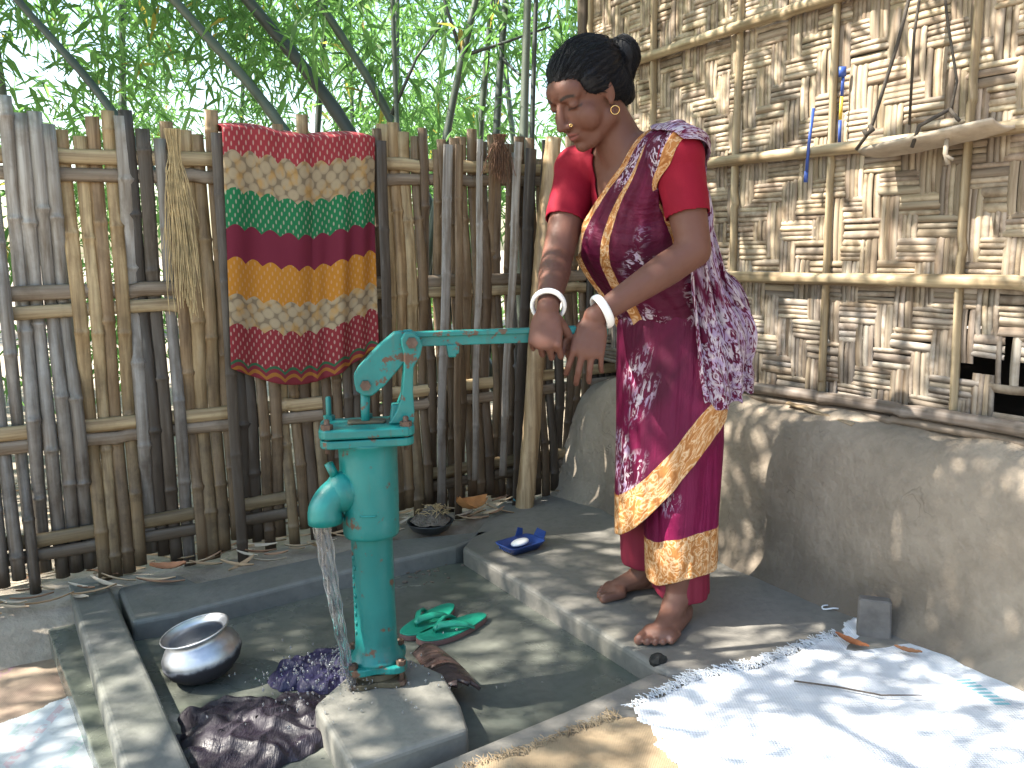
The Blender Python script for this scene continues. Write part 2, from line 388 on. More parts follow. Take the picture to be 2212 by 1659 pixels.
# ================================================================== hut: woven wall on a mud plinth
HO = Vector((.86, 2.19, 0)); HH = Vector((-.492, .870, 0)).normalized(); HN = Vector((HH.y, -HH.x, 0)); HN = HN if HN.x > 0 else -HN
HA = math.atan2(HH.y, HH.x)           # local x runs to the far end, local y = -inward
def HL(s, d, z): return Vector((s, -d, z))
def rotz_local():
    return HA
M_strip = mat_bamboo('woven_bamboo_strip', .6, 0, 'X', .3)
M_dark = simple('hut_inside', (.05, .04, .03), .95)
M_thatch = simple('thatch', (.22, .17, .10), .95, nscale=20, bump=.8, bscale=120)
def build_hut():
    root = empty('bamboo_hut', HO, HA)
    tag(root, 'woven bamboo wall hut on a grey mud plinth behind the woman', 'hut')
    r = random.Random(21)
    # -- plinth: sweep a profile round the far corner
    path = []
    for k in range(70): path.append((-1.7+(1.44+1.7)*k/69, 0.0, 0, 1))
    cx, cd, cr = 1.44, .12, .12
    for k in range(1, 13):
        a = math.pi/2*k/12; path.append((cx+cr*math.sin(a), cd-cr*math.cos(a), math.sin(a), math.cos(a)))
    for k in range(1, 20): path.append((cx+cr, cd+2.6*k/19, 1, 0))
    # outward normal = (na, -nb) in (s, d); profile: (outward offset, z)
    prof = [(.115, -.13), (.085, -.03), (.05, .0), (.022, .035), (.006, .09), (0, .16), (-.006, .24), (-.014, .32), (-.026, .39), (-.045, .435), (-.075, .462), (-.115, .478), (-.17, .492), (-.24, .50)]
    P = np.zeros((len(path), len(prof), 3))
    for i, (s, d, na, nb) in enumerate(path):
        far = min(1, max(0, (s-1.05)/.4))
        for j, (o, z) in enumerate(prof):
            zz = z*(1-.22*far) if z > 0 else z
            oo = o+far*(.10*max(0, 1-z/.5)**2 if z > -.01 else .12)+.006*math.sin(s*3.1)+.004*math.sin(s*9+z*14)
            oo += .004*math.sin(s*23+z*31)+.003*math.sin(s*41-z*17)
            if j >= 9: zz += .008*math.sin(s*13)+.006*math.sin(s*31+j)
            P[i, j] = HL(s+na*oo, d-nb*oo, zz)
    o = obj('plinth', grid_mesh('plinth', P), M_mud, root); tag(o, 'grey brown mud plinth with a rounded end under the woven wall')
    # -- inner box: floor, other walls, roof
    b = MB(); b.box((-.14, -.165-1.25, .25), (3.0, 2.36, .44)); b.build('floor', M_dark, root)
    b = MB(); b.box((1.395, -1.42, 1.35), (.02, 2.44, 1.74)); b.build('end_wall', M_thatch, root)
    b = MB(); b.box((-1.62, -1.42, 1.35), (.02, 2.44, 1.74)); b.build('end_wall', M_thatch, root)
    b = MB(); b.box((-.11, -2.65, 1.35), (3.0, .02, 1.74)); b.build('back_wall', M_thatch, root)
    b = MB()
    b.add([(-1.8, -.05, 2.20), (1.6, -.05, 2.20), (1.6, -1.42, 3.0), (-1.8, -1.42, 3.0), (-1.8, -2.85, 2.15), (1.6, -2.85, 2.15),
           (-1.8, -.05, 2.28), (1.6, -.05, 2.28), (1.6, -1.42, 3.1), (-1.8, -1.42, 3.1), (-1.8, -2.85, 2.23), (1.6, -2.85, 2.23)],
          [(0, 3, 2, 1), (3, 4, 5, 2), (6, 7, 8, 9), (9, 8, 11, 10), (0, 1, 7, 6), (4, 10, 11, 5), (1, 2, 8, 7), (2, 5, 11, 8), (0, 6, 9, 3), (3, 9, 10, 4)], False)
    b.build('roof', M_thatch, root)
    # -- weave: cells of 4 laths, floats of two or three cells, herring-bone steps
    C = .056; z0 = .50; NX = int(3.02/C); NZ = int(1.74/C); s0 = -1.62
    def state(i, j):
        blk = (i//8+j//9) % 2
        q = (i+j) % 4 if blk else (i-j) % 4
        return q < 2                                     # True: vertical laths on top
    floats = []; done = set()
    for i in range(NX):
        j = 0
        while j < NZ:
            if state(i, j):
                j1 = j
                while j1 < NZ and state(i, j1) and j1-j < 3: j1 += 1
                floats.append(('v', i, j, j1-j)); j = j1
            else: j += 1
    for j in range(NZ):
        i = 0
        while i < NX:
            if not state(i, j):
                i1 = i
                while i1 < NX and not state(i1, j) and i1-i < 3: i1 += 1
                floats.append(('h', i, j, i1-i)); i = i1
            else: i += 1
    def lath(L, wd, seed):
        rr = random.Random(seed); NL = 6; NW = 3; V = []
        tw = rr.uniform(-.06, .06); bow = rr.uniform(.7, 1.2)
        for a in range(NL):
            t = a/(NL-1); x = (t-.5)*L; up = .0048*bow*(1-abs(2*t-1)**3)-.001
            for k in range(NW):
                q = k/(NW-1)*2-1; V.append((x, q*wd/2*(1-.08*abs(2*t-1)), up+.0018*(1-q*q)+tw*q*.008))
        for a in range(NL):
            t = a/(NL-1); x = (t-.5)*L; up = .0048*bow*(1-abs(2*t-1)**3)-.004
            V.append((x, -wd/2*.9, up)); V.append((x, wd/2*.9, up))
        F = []; B = NL*NW
        for a in range(NL-1):
            for k in range(NW-1): F.append((a*NW+k, (a+1)*NW+k, (a+1)*NW+k+1, a*NW+k+1))
            F.append((B+a*2, B+a*2+2, (a+1)*NW, a*NW)); F.append((a*NW+2, (a+1)*NW+2, B+a*2+3, B+a*2+1))
        return V, F
    protos = {}
    def proto(n, wi, k):
        key = (n, wi, k)
        if key not in protos:
            V, F = lath(n*C+.035, (.0125, .0165, .021)[wi]*1.05, hash(key) % 9999)
            me = bpy.data.meshes.new('strip'); me.from_pydata([(x, y, z) for x, y, z in V], [], F); me.polygons.foreach_set('use_smooth', [True]*len(F)); me.materials.append(M_strip); protos[key] = me
        return protos[key]
    PAL = [(.44, .35, .235), (.40, .315, .215), (.37, .29, .20), (.47, .385, .26), (.34, .27, .195), (.42, .34, .24), (.385, .295, .215), (.31, .245, .18)]
    holes = [(.36, .755, .016, .045), (-.215, .64, .012, .03), (-.255, .635, .012, .035), (-.30, .64, .014, .04), (-.335, .58, .012, .035), (-.31, .56, .012, .035), (-.275, .715, .012, .012), (.54, .77, .010, .03)]
    pieces = []
    for kind, i, j, n in floats:
        x = 0; ws = []
        while x < C-.008:
            wi = r.choice((0, 0, 1, 1, 2)); wv = (.0125, .0165, .021)[wi]
            ws.append((x+wv/2, wi)); x += wv+.0004
        sc_ = C/x
        for (off, wi) in ws:
            off *= sc_
            if kind == 'v': s = s0+i*C+off; z = z0+(j+n/2)*C
            else: s = s0+(i+n/2)*C; z = z0+j*C+off
            old = z < .86
            if any(abs(s-hs) < hw and abs(z-hz) < hh and r.random() < .9 for hs, hz, hw, hh in holes): continue
            if old and z < .66 and s < 0 and r.random() < .035: continue
            pieces.append((kind, s, z, n, wi, old))
    pieces.sort(key=lambda p: ((p[1]+.30)**2+(p[2]-1.0)**2))
    inview = [p for p in pieces if -.42 < p[1] < .62 and .5 < p[2] < 1.62]
    chosen = set(id(p) for p in sorted(inview, key=lambda p: -(p[3]*(.6+p[4]*.4)-.8*(p[1]+.4)))[:300])
    SV = []; SF = []; SC = []
    colattr = []
    for p in pieces:
        kind, s, z, n, wi, old = p
        k = r.randrange(4); c = r.choice(PAL); q = r.uniform(.72, 1.18); g = (.50 if old else .16)*r.uniform(.4, 1.2)
        c = tuple((v*(1-g)+.28*g)*q for v in c)
        if old and z < .62: dk = r.uniform(.55, .95); c = tuple(v*dk for v in c)
        dep = .15+r.uniform(-.0015, .0015); rt = r.uniform(-.012, .012)*(3 if old else 1); tilt = r.uniform(-.06, .06)*(2 if old else 1)
        me = proto(n, wi, k)
        # lath local: x along, y across, z out -> hut local: out = +y (towards the yard)
        if kind == 'h': mat = Matrix(((1, 0, 0), (0, 0, 1), (0, 1, 0)))
        else: mat = Matrix(((0, 1, 0), (0, 0, 1), (1, 0, 0)))
        mat = mat @ Matrix.Rotation(rt, 3, 'Z') @ Matrix.Rotation(tilt, 3, 'X')
        M4 = Matrix.Translation(HL(s, dep, z)) @ mat.to_4x4()
        if id(p) in chosen:
            o = bpy.data.objects.new('strip', me); link(o, root); o.matrix_local = M4; o.color = (*c, 1)
        else:
            A = np.array(M4); V = np.array([v.co for v in me.vertices]); V = V @ A[:3, :3].T+A[:3, 3]
            SF.append(np.array([q_.vertices[:] for q_ in me.polygons])+sum(len(a) for a in SV[-0:]) if False else np.array([q_.vertices[:] for q_ in me.polygons])); SV.append(V); SC.append(c)
    offs = np.cumsum([0]+[len(v) for v in SV[:-1]]); F = np.concatenate([f+o_ for f, o_ in zip(SF, offs)]); V = np.concatenate(SV)
    me = mesh_np('strips_beyond', V, F); at = me.color_attributes.new('Col', 'FLOAT_COLOR', 'POINT')
    cc = np.concatenate([np.tile((*c, 1), (len(v), 1)) for c, v in zip(SC, SV)]).astype(np.float32); at.data.foreach_set('color', cc.ravel())
    m = M('woven_bamboo_far'); a = m.n('VertexColor'); a.layer_name = 'Col'; v = m.coord('Object', (30, 30, 30)); f = m.noise(v, 1, 5)
    col = m.mix(m.ramp(f, [(.35, 0), (.6, 1)]), m.mix(1.0, a.outputs[0], (.5, .45, .4), 'MULTIPLY'), a.outputs[0]); m.p(Base_Color=col, Roughness=.6).bump(f, .3, .003); m.b.inputs['Specular IOR Level'].default_value = .3
    o = obj('weave', me, m.m, root); tag(o, 'woven bamboo strips of the hut wall', kind='stuff')
    # -- battens (upright split bamboo) and rails (round bamboo)
    def stick(name, p0, p1, rad, col, sq=(1, 1), nodes=.3, n=12):
        p0 = HL(*p0); p1 = HL(*p1); L = (p1-p0).length; d = (p1-p0).normalized(); X = d; Y = Vector((0, 1, 0)); Y = (Y-X*Y.dot(X)).normalized(); Z = X.cross(Y)
        pts = []; rs = []; x = 0; nx = r.uniform(.05, nodes)
        while x < L:
            pts.append((x, .003*math.sin(x*6+p0.x*7), .004*math.sin(x*3.3+p0.z*5))); rs.append(rad*r.uniform(.97, 1.03)); x += .05
            if x > nx: pts += [(nx-.004, 0, 0), (nx, 0, 0), (nx+.005, 0, 0)] if pts[-1][0] < nx-.005 else []; rs += [rad, rad*1.09, rad] if len(pts) > len(rs) else []; nx += r.uniform(.8, 1.2)*nodes; x = max(x, pts[-1][0]+.02)
        b = MB(); b.tube(pts, rs, n, squash=sq); o = b.build(name, M_rail, root)
        o.matrix_local = Matrix.Translation(p0) @ Matrix((X, Y, Z)).transposed().to_4x4(); o.color = (*col, 1); return o
    for s in (-.98, -.60, -.192, .205, .565, .97, 1.35): stick('batten', (s+.01, .136, .50), (s, .137, 2.2), .0145, (.40, .325, .205), (.55, 1), .3, 8)
    for z, za, c in ((.845, .845, (.40, .32, .20)), (1.188, 1.190, (.42, .335, .215)), (1.572, 1.572, (.42, .34, .22)), (1.93, 1.93, (.4, .32, .2))): stick('rail', (-1.62, .120, z), (1.40, .120, za), .0165, c, (1, 1), .36)
    stick('rail', (-1.62, .118, .535), (1.2, .118, .498), .017, (.22, .19, .165)); stick('rail', (-1.62, .136, .503), (.9, .124, .47), .012, (.25, .21, .17))
    stick('corner_post', (1.41, .15, .30), (1.41, .15, 2.22), .026, (.12, .09, .065)); stick('corner_post', (-1.62, .15, .40), (-1.62, .15, 2.22), .026, (.3, .24, .16))
    stick('lath', (.30, .10, .487), (.02, .07, .462), .010, (.36, .28, .18), (.5, 1))
    return root
hut = build_hut()

# ---- shelf hanging on the wall
def hut_world(s, d, z): return HO+HH*s+HN*d+Vector((0, 0, z))
M_rope = simple('dark_rope', (.055, .045, .035), .9, nscale=40, bump=.5, bscale=200)
M_board = simple('old_board', (.36, .30, .23), .8, nscale=14, namp=.35, bump=.5, bscale=90)
def shelf():
    root = empty('hanging_shelf', hut_world(-.17, .02, 1.17)); tag(root, 'narrow half bamboo shelf hung on dark strings against the woven wall', 'shelf')
    inv = root.location
    def W(s, d, z): return hut_world(s, d, z)-inv
    # half-round bamboo trough, open at the back
    P = np.zeros((18, 9, 3)); Q = np.zeros((18, 9, 3))
    for i in range(18):
        t = i/17; s = .03-.34*t
        for j in range(9):
            a = math.pi*(.12+.76*j/8); rr = .072*(1-.25*abs(2*t-1)**4)+.002*math.sin(i*1.7+j)
            d = .075-rr*math.cos(a)*1.12; z = 1.175+.03*t-math.sin(a)*rr*.42
            P[i, j] = W(s, d, z); Q[i, j] = W(s, d, z+.008)
    me = grid_mesh('board', P); o = obj('board', me, M_board, root); so = o.modifiers.new('solid', 'SOLIDIFY'); so.thickness = .008; so.offset = 0
    top = W(-.085, .10, 1.72)
    b = MB(); b.tube([top, W(-.06, .03, 1.40), W(-.02, -.002, 1.205), W(.02, .0, 1.165)], .0045, 6); b.build('string', M_rope, root)
    b = MB(); b.tube([top, W(-.08, .06, 1.42), W(-.05, .10, 1.22)], .0035, 6); b.build('string', M_rope, root)
    b = MB(); b.tube([top, W(-.14, .09, 1.45), W(-.175, .09, 1.30), W(-.185, .06, 1.235)], .0035, 6); b.build('string', M_rope, root)
    b = MB(); b.tube([W(-.185, .055, 1.235), W(-.15, -.0, 1.20), W(-.13, .005, 1.155)], .0045, 6); b.tube([W(-.185, .055, 1.235), W(-.22, .04, 1.205)], .0045, 6); b.build('string', M_rope, root)
    b = MB(); b.tube([W(-.02, -.005, 1.215), W(-.035, -.012, 1.205), W(-.02, -.016, 1.195), W(-.008, -.008, 1.205)], .006, 6); b.build('knot', M_rope, root)
    b = MB(); b.tube([top, top+Vector((.01, 0, .12)), W(-.085, .10, 1.95)], .012, 8); b.build('string', M_rope, root)
    b = MB(); b.tube([W(-.20, .03, 1.165), W(-.205, .02, 1.135), W(-.21, .025, 1.11)], .006, 6); b.tube([W(-.205, .02, 1.13), W(-.225, .02, 1.12)], .004, 5); b.build('twig', M_board, root)
shelf()
M_blue = simple('blue_plastic', (.03, .07, .28), .4)
M_yel = simple('yellow_plastic', (.62, .42, .06), .4)
M_white = simple('white_plastic', (.78, .78, .76), .4)
def stick_in_wall(name, label, segs):
    base = hut_world(*segs[0][0]); root = empty(name, base); tag(root, label, 'plastic stick')
    for p0, mat, rad, pn, rest in segs:
        b = MB(); b.tube([hut_world(*p)-base for p in [p0]+rest], rad, 8, squash=(1, .5)); b.build(pn, mat, root)
stick_in_wall('plastic_stick', 'plain dark blue plastic stick tucked behind a bamboo rail of the wall', [((.262, .098, 1.13), M_blue, .0045, 'shaft', [(.258, .098, 1.20), (.252, .105, 1.30)]), ((.263, .097, 1.105), M_blue, .006, 'tip', [(.263, .098, 1.135)])])
stick_in_wall('plastic_stick', 'blue and yellow plastic stick with a round head on the wall', [((.178, .125, 1.20), M_blue, .0045, 'tip', [(.178, .125, 1.26)]), ((.178, .125, 1.262), M_yel, .0045, 'shaft', [(.176, .125, 1.32)]), ((.176, .125, 1.322), M_blue, .0045, 'neck', [(.174, .125, 1.375)]), ((.174, .122, 1.37), M_blue, .010, 'head', [(.173, .120, 1.395)])])
# ================================================================== bamboo grove beyond the fence
def mat_leaf(name, c0, c1, trans):
    m = M(name); i = m.info(); a = m.n('VertexColor'); a.layer_name = 'Col'; sp = m.n('SeparateColor'); m.set(sp.inputs[0], a.outputs[0]); r_ = sp.outputs[0]
    c = m.ramp(r_, [(0, c0), (.7, c1), (.93, tuple(v*1.15 for v in c1)), (1, (.30, .22, .06))])
    m.p(Base_Color=c, Roughness=.55); m.b.inputs['Specular IOR Level'].default_value = .25
    tr = m.n('BsdfTranslucent'); m.set(tr.inputs[0], m.mix(1.0, c, trans, 'MULTIPLY'))
    mx = m.n('MixShader'); mx.inputs[0].default_value = .45; m.t.links.new(m.b.outputs[0], mx.inputs[1]); m.t.links.new(tr.outputs[0], mx.inputs[2]); m.t.links.new(mx.outputs[0], m.out.inputs[0])
    return m.m
M_leaf = mat_leaf('bamboo_leaf', (.058, .115, .042), (.135, .23, .085), (2.0, 2.4, 1.6))
def _culm():
    m = M('bamboo_culm'); v = m.coord('Object', (1, 1, 1)); i = m.info(); f = m.noise(v, 6, 4)
    c = m.mix(m.ramp(f, [(.3, 0), (.7, 1)]), m.mix(1., i.outputs['Color'], (.6, .6, .6), 'MULTIPLY'), i.outputs['Color']); m.p(Base_Color=c, Roughness=.5); return m.m
M_culm = _culm()
def leaf_mesh(centres, per, leafL, spread, seed, droop=.5):
    """sprays of lance-shaped leaves: each leaf one folded quad"""
    g = np.random.default_rng(seed); n = len(centres)*per
    ctr = np.repeat(centres, per, 0)+g.normal(0, spread, (n, 3))*np.array([1, 1, .7])
    az = g.uniform(0, 2*np.pi, n); el = g.normal(-droop, .45, n)
    d = np.stack([np.cos(az)*np.cos(el), np.sin(az)*np.cos(el), np.sin(el)], -1)
    up = g.normal(0, .55, (n, 3))+np.array([0, 0, 1]); sd = np.cross(d, up); sd /= np.linalg.norm(sd, axis=1, keepdims=True)+1e-9; nr = np.cross(sd, d)
    L = leafL*g.uniform(.6, 1.35, n)[:, None]; W = L*g.uniform(.065, .10, n)[:, None]
    b = ctr; t = ctr+d*L-np.array([0, 0, 1])*L*.12; mL = ctr+d*L*.38+sd*W+nr*W*.35; mR = ctr+d*L*.38-sd*W+nr*W*.35
    V = np.stack([b, mR, t, mL], 1).reshape(-1, 3); F = np.arange(n*4).reshape(-1, 4)
    me = mesh_np('foliage', V, F, False); at = me.color_attributes.new('Col', 'FLOAT_COLOR', 'POINT')
    base = np.repeat(g.uniform(0, 1, len(centres)), per)*.5+g.uniform(0, .46, n); base = np.where(g.random(n) < .015, 1.0, base)
    cc = np.repeat(np.stack([base, base, base, np.ones(n)], -1), 4, 0).astype(np.float32); at.data.foreach_set('color', cc.ravel())
    me.materials.append(M_leaf); return me
def blob_centres(n, blobs, seed):
    g = np.random.default_rng(seed); out = []; wsum = sum(b[3]*b[4]*b[5] for b in blobs)
    for bx, by, bz, rx, ry, rz in blobs:
        k = max(3, int(n*rx*ry*rz/wsum)); p = g.normal(0, 1, (k, 3)); p /= np.linalg.norm(p, axis=1, keepdims=True); p *= g.random((k, 1))**(1/2.2)
        out.append(p*np.array([rx, ry, rz])+np.array([bx, by, bz]))
    return np.concatenate(out)
def culm(root, pts, rad, col, name='culm', nodes=.32):
    """curved tapered culm with rings through the points (Catmull-Rom)"""
    P = [Vector(p) for p in pts]; Q = [P[0]*2-P[1]]+P+[P[-1]*2-P[-2]]; out = []; 
    for i in range(1, len(Q)-2):
        for k in range(14):
            t = k/14; a, b, c, d = Q[i-1:i+3]
            out.append(.5*((2*b)+(c-a)*t+(2*a-5*b+4*c-d)*t*t+(3*b-a-3*c+d)*t**3))
    out.append(P[-1]); L = 0; pts2 = []; rs = []; nx = nodes*.5; n = len(out)
    for i, p in enumerate(out):
        if i: L += (p-out[i-1]).length
        rr = rad*(1-.65*i/n)
        if L > nx: nx += nodes; pts2.append(p); rs.append(rr*1.13)
        else: pts2.append(p); rs.append(rr)
    b = MB(); b.tube(pts2, rs, 8); o = b.build(name, M_culm, root); o.color = (*col, 1); return o
GC = [(.085, .11, .085), (.07, .09, .08), (.10, .12, .095), (.05, .06, .055)]
def plant(base, pts, rad, col, label, blobs, n, per=9, leafL=.14, spread=.07, seed=0, twigs=(), group='bamboos beyond the fence', name='bamboo_plant', droop=.55):
    root = empty(name, base); B = Vector(base); tag(root, label, 'bamboo', group)
    culm(root, [Vector(p)-B for p in pts], rad, col)
    for tw in twigs:
        b = MB(); b.tube([Vector(p)-B for p in tw], [.009, .006, .004][:len(tw)], 6); o = b.build('twig', M_culm, root); o.color = (*GC[3], 1)
    if n:
        c = blob_centres(n, [(x-B.x, y-B.y, z-B.z, a, b_, c_) for x, y, z, a, b_, c_ in blobs], seed); obj('foliage', leaf_mesh(c, per, leafL, spread, seed, droop), None, root)
    return root
# camera-side culms one can tell apart: two points each where they pass over the fence
import itertools
def grove():
    S = 0
    # (fence-top point, upper point, radius, colour, label)
    CUL = [((-1.56, 3.6, 1.50), (-2.0, 3.7, 2.02), .030, 1, 'dark leaning bamboo culm over the pale grey end of the fence'),
           ((-.93, 3.6, 1.48), (-1.36, 3.6, 2.0), .034, 0, 'slanting grey bamboo culm above the left edge of the striped cloth'),
           ((-.72, 3.8, 1.52), (-1.15, 3.8, 2.08), .045, 3, 'thick dark bamboo culm slanting above the striped cloth'),
           ((-.52, 3.9, 1.53), (-.86, 3.9, 2.10), .031, 0, 'slanting green grey bamboo culm above the right edge of the cloth'),
           ((-.45, 3.7, 1.50), (-.45, 3.7, 2.03), .018, 0, 'slim upright bamboo culm between two slanting culms'),
           ((-.23, 3.7, 1.48), (-.085, 3.7, 2.04), .026, 0, 'bamboo culm leaning towards the hut with side twigs'),
           ((-.04, 3.9, 1.53), (.015, 3.9, 2.11), .027, 1, 'upright grey bamboo culm between the leaning culm and the green culm'),
           ((.065, 3.5, 1.44), (.09, 3.5, 1.99), .028, 2, 'pale green upright bamboo culm just beside the leaning fence post'),
           ((.10, 3.62, 1.46), (.125, 3.62, 2.0), .017, 3, 'thin dark bamboo culm touching the pale green culm')]
    for k, (a, b, rad, ci, lab) in enumerate(CUL):
        a = Vector(a); b = Vector(b); d = (b-a)/(b.z-a.z); base = a-d*(a.z*.75); base.z = -.05; up = b+d*1.2; top = b+d*2.6+Vector((d.x*1.5-.3, -.4, .1))
        tw = []
        if k == 5: tw = [[b.lerp(a, .62), b.lerp(a, .40)+Vector((-.10, .02, .10)), b+Vector((-.22, .03, .05))], [a.lerp(b, .4), a.lerp(b, .45)+Vector((.16, 0, .02)), a.lerp(b, .5)+Vector((.34, 0, .05))]]
        if k == 6: tw = [[a.lerp(b, .35), a.lerp(b, .2)+Vector((.08, -.1, 0)), a.lerp(b, .16)+Vector((.14, -.2, 0))], [a.lerp(b, .8), a.lerp(b, .82)+Vector((-.1, 0, .03)), a.lerp(b, .83)+Vector((-.16, 0, .05))]]
        if k == 4: tw = [[a+Vector((-.02, 0, -.02)), a+Vector((.09, 0, .2)), a+Vector((.2, .02, .34))]]
        m = a.lerp(b, .5)
        plant(base, [base, base.lerp(a, .6), a, b, up, top], rad*.8, GC[ci], lab, [(m.x, m.y+.15, m.z+.1, .45, .35, .4), (up.x, up.y, up.z, .6, .5, .4), (top.x, top.y, top.z, 1.1, .9, .5)]+([(m.x-.25, m.y+.5, m.z+.35, .7, .4, .45)] if k < 4 else []), 260 if k < 4 else 70, 9, .11, .07, 40+k, tw)
    # leafy bamboos farther back: a first row one can tell apart, then the thicket
    g = random.Random(4); k = 0
    rows = [(5.2, 6, 60), (7.2, 7, 88), (10.0, 9, 120)]
    for ri, (Y, n, nc) in enumerate(rows):
        allb = []; culms = MB()
        for i in range(n):
            X = (-1.15+1.5*(i+.5)/n)*Y*.85+g.uniform(-.3, .3)*Y*.12; y = Y+g.uniform(-.5, .5)+(X*.35 if ri < 2 else 0)
            if X > .3+max(0, (y-3.3))*.55: continue
            base = Vector((X, y, -.05)); lean = Vector((g.uniform(-.5, .5), g.uniform(-.4, .3), 0))*Y*.12; h = Y*.42+1.2; sc_ = .8+Y*.03
            pts = [base, base+Vector((0, 0, h*.3)), base+lean*.4+Vector((0, 0, h*.65)), base+lean+Vector((0, 0, h))]
            bl = [(X+lean.x*t+g.uniform(-.3, .3), y+lean.y*t+g.uniform(-.3, .3), .5+(h-.5)*t, .50*sc_*g.uniform(.7, 1.2), .50*sc_, .36*sc_) for t in (.0, .2, .38, .55, .72, .9, 1.05)]
            if ri == 0: plant(base, pts, .026, GC[i % 4], 'leafy bamboo in the first row behind the culms', bl, int(nc*3.2), 9, .125, .10, 100+k, group='leafy bamboos of the grove')
            else: allb += bl; culms.tube(pts, [.03, .026, .02, .01], 7)
            k += 1
        if ri:
            c = blob_centres(int(nc*3.2)*n, allb, 150+ri); o = obj('bamboo_thicket', leaf_mesh(c, 9, .09+.008*Y, .08+.006*Y, 160+ri), None); tag(o, ('dense leafy bamboo thicket closing off the grove', 'pale bamboo thicket far behind the grove')[ri-1], kind='stuff')
            q = culms.build('stems', M_culm, o); q.color = (*GC[0], 1); tag(q, kind='stuff')
grove()
# tall bamboos at the left whose arching tops shade the yard
def canopy():
    g = random.Random(9); k = 0
    tops = [(-2.9, 2.1, 3.4), (-2.3, 1.3, 3.2), (-2.9, .7, 3.5), (-1.9, 2.2, 3.0), (-3.4, 1.4, 3.8), (-1.7, .9, 3.0), (-2.3, 2.9, 3.3), (-1.4, 1.6, 2.9), (-3.4, 2.6, 3.9), (-1.5, 2.9, 3.1), (-2.6, .0, 3.4), (-3.8, 1.2, 3.2), (-3.9, 2.0, 3.4), (-3.3, .6, 3.2), (-.7, 2.3, 3.1), (-.9, 1.5, 3.0), (-.45, 3.0, 3.2), (-.3, 1.9, 2.9)]
    for i, t in enumerate(tops):
        T = Vector(t); base = Vector((-3.6-.35*(i % 4), 2.6+.5*(i % 3)+.1*i, -.05)); mid = base+Vector((0, 0, 2.3)); mid2 = mid.lerp(T, .45)+Vector((0, 0, .5))
        bl = [(T.x+g.uniform(-.5, .5), T.y+g.uniform(-.6, .6), T.z+g.uniform(-.4, .3), g.uniform(.28, .55), g.uniform(.28, .55), .22) for _ in range(5)]+[(mid2.x, mid2.y, mid2.z, .6, .6, .4)]
        plant(base, [base, mid, mid2, T], .045, GC[i % 4], 'tall bamboo arching over the yard from beyond the grey end of the fence', bl, CANOPY_N, 24, .12, .085, 300+i, group='tall bamboos arching over the yard')
CANOPY_N = 76
canopy()
# ================================================================== hand pump
def mat_pump():
    m = M('sea_green_paint'); v = m.coord(); a = m.noise(v, 26, 6, .65); b = m.noise(v, 5, 4)
    c = m.mix(m.ramp(b, [(.35, 0), (.7, 1)]), (.003, .135, .125), (.005, .19, .175))
    c = m.mix(m.ramp(m.noise(m.coord('Object', (1, 1, .35)), 14, 5), [(.5, 0), (.75, .55)]), c, (.004, .06, .056))
    run = m.ramp(m.noise(m.coord('Object', (55, 55, 5)), 1, 4), [(.60, 0), (.70, .55)]); c = m.mix(m.math('MULTIPLY', run, m.ramp(m.noise(v, 4, 2), [(.45, 0), (.6, 1)])), c, (.085, .060, .030))
    rust = m.ramp(m.math('ADD', a, m.math('MULTIPLY', m.math('SUBTRACT', m.noise(v, 3, 3), .5), .25)), [(.60, 0), (.64, 1)]); c = m.mix(rust, c, (.10, .05, .028))
    m.p(Base_Color=c, Roughness=m.ramp(a, [(.4, .34), (.75, .7)])).bump(m.math('ADD', m.noise(v, 90, 4), m.math('MULTIPLY', b, 2)), .25, .003); return m.m
M_pump = mat_pump()
M_bolt = simple('rusty_bolt', (.12, .08, .06), .6, .6, 40, .5, .5, 90)
M_rust = simple('rust_stained_iron', (.09, .075, .045), .75, .2, 18, .6, .6, 60)
def hexa(b, c, r, h, axis='z'):
    c = Vector(c); V = []
    for k in range(12):
        q = math.pi/3*(k % 6)
        p = {'z': Vector((r*math.cos(q), r*math.sin(q), h*(k//6))), 'y': Vector((r*math.cos(q), -h*(k//6), r*math.sin(q)))}[axis]
        V.append(c+p)
    b.add(V, [tuple(range(5, -1, -1)), tuple(range(6, 12))]+[(i, (i+1) % 6, 6+(i+1) % 6, 6+i) for i in range(6)], False)
def rrect(hx, hy, r, n=5, ears=0):
    out = []
    for sx, sy, a0 in ((1, 1, 0), (-1, 1, 90), (-1, -1, 180), (1, -1, 270)):
        for k in range(n):
            a = R(a0+90*k/(n-1)); out.append((sx*(hx-r)+r*math.cos(a), sy*(hy-r)+r*math.sin(a)))
        if ears:
            pass
    return out
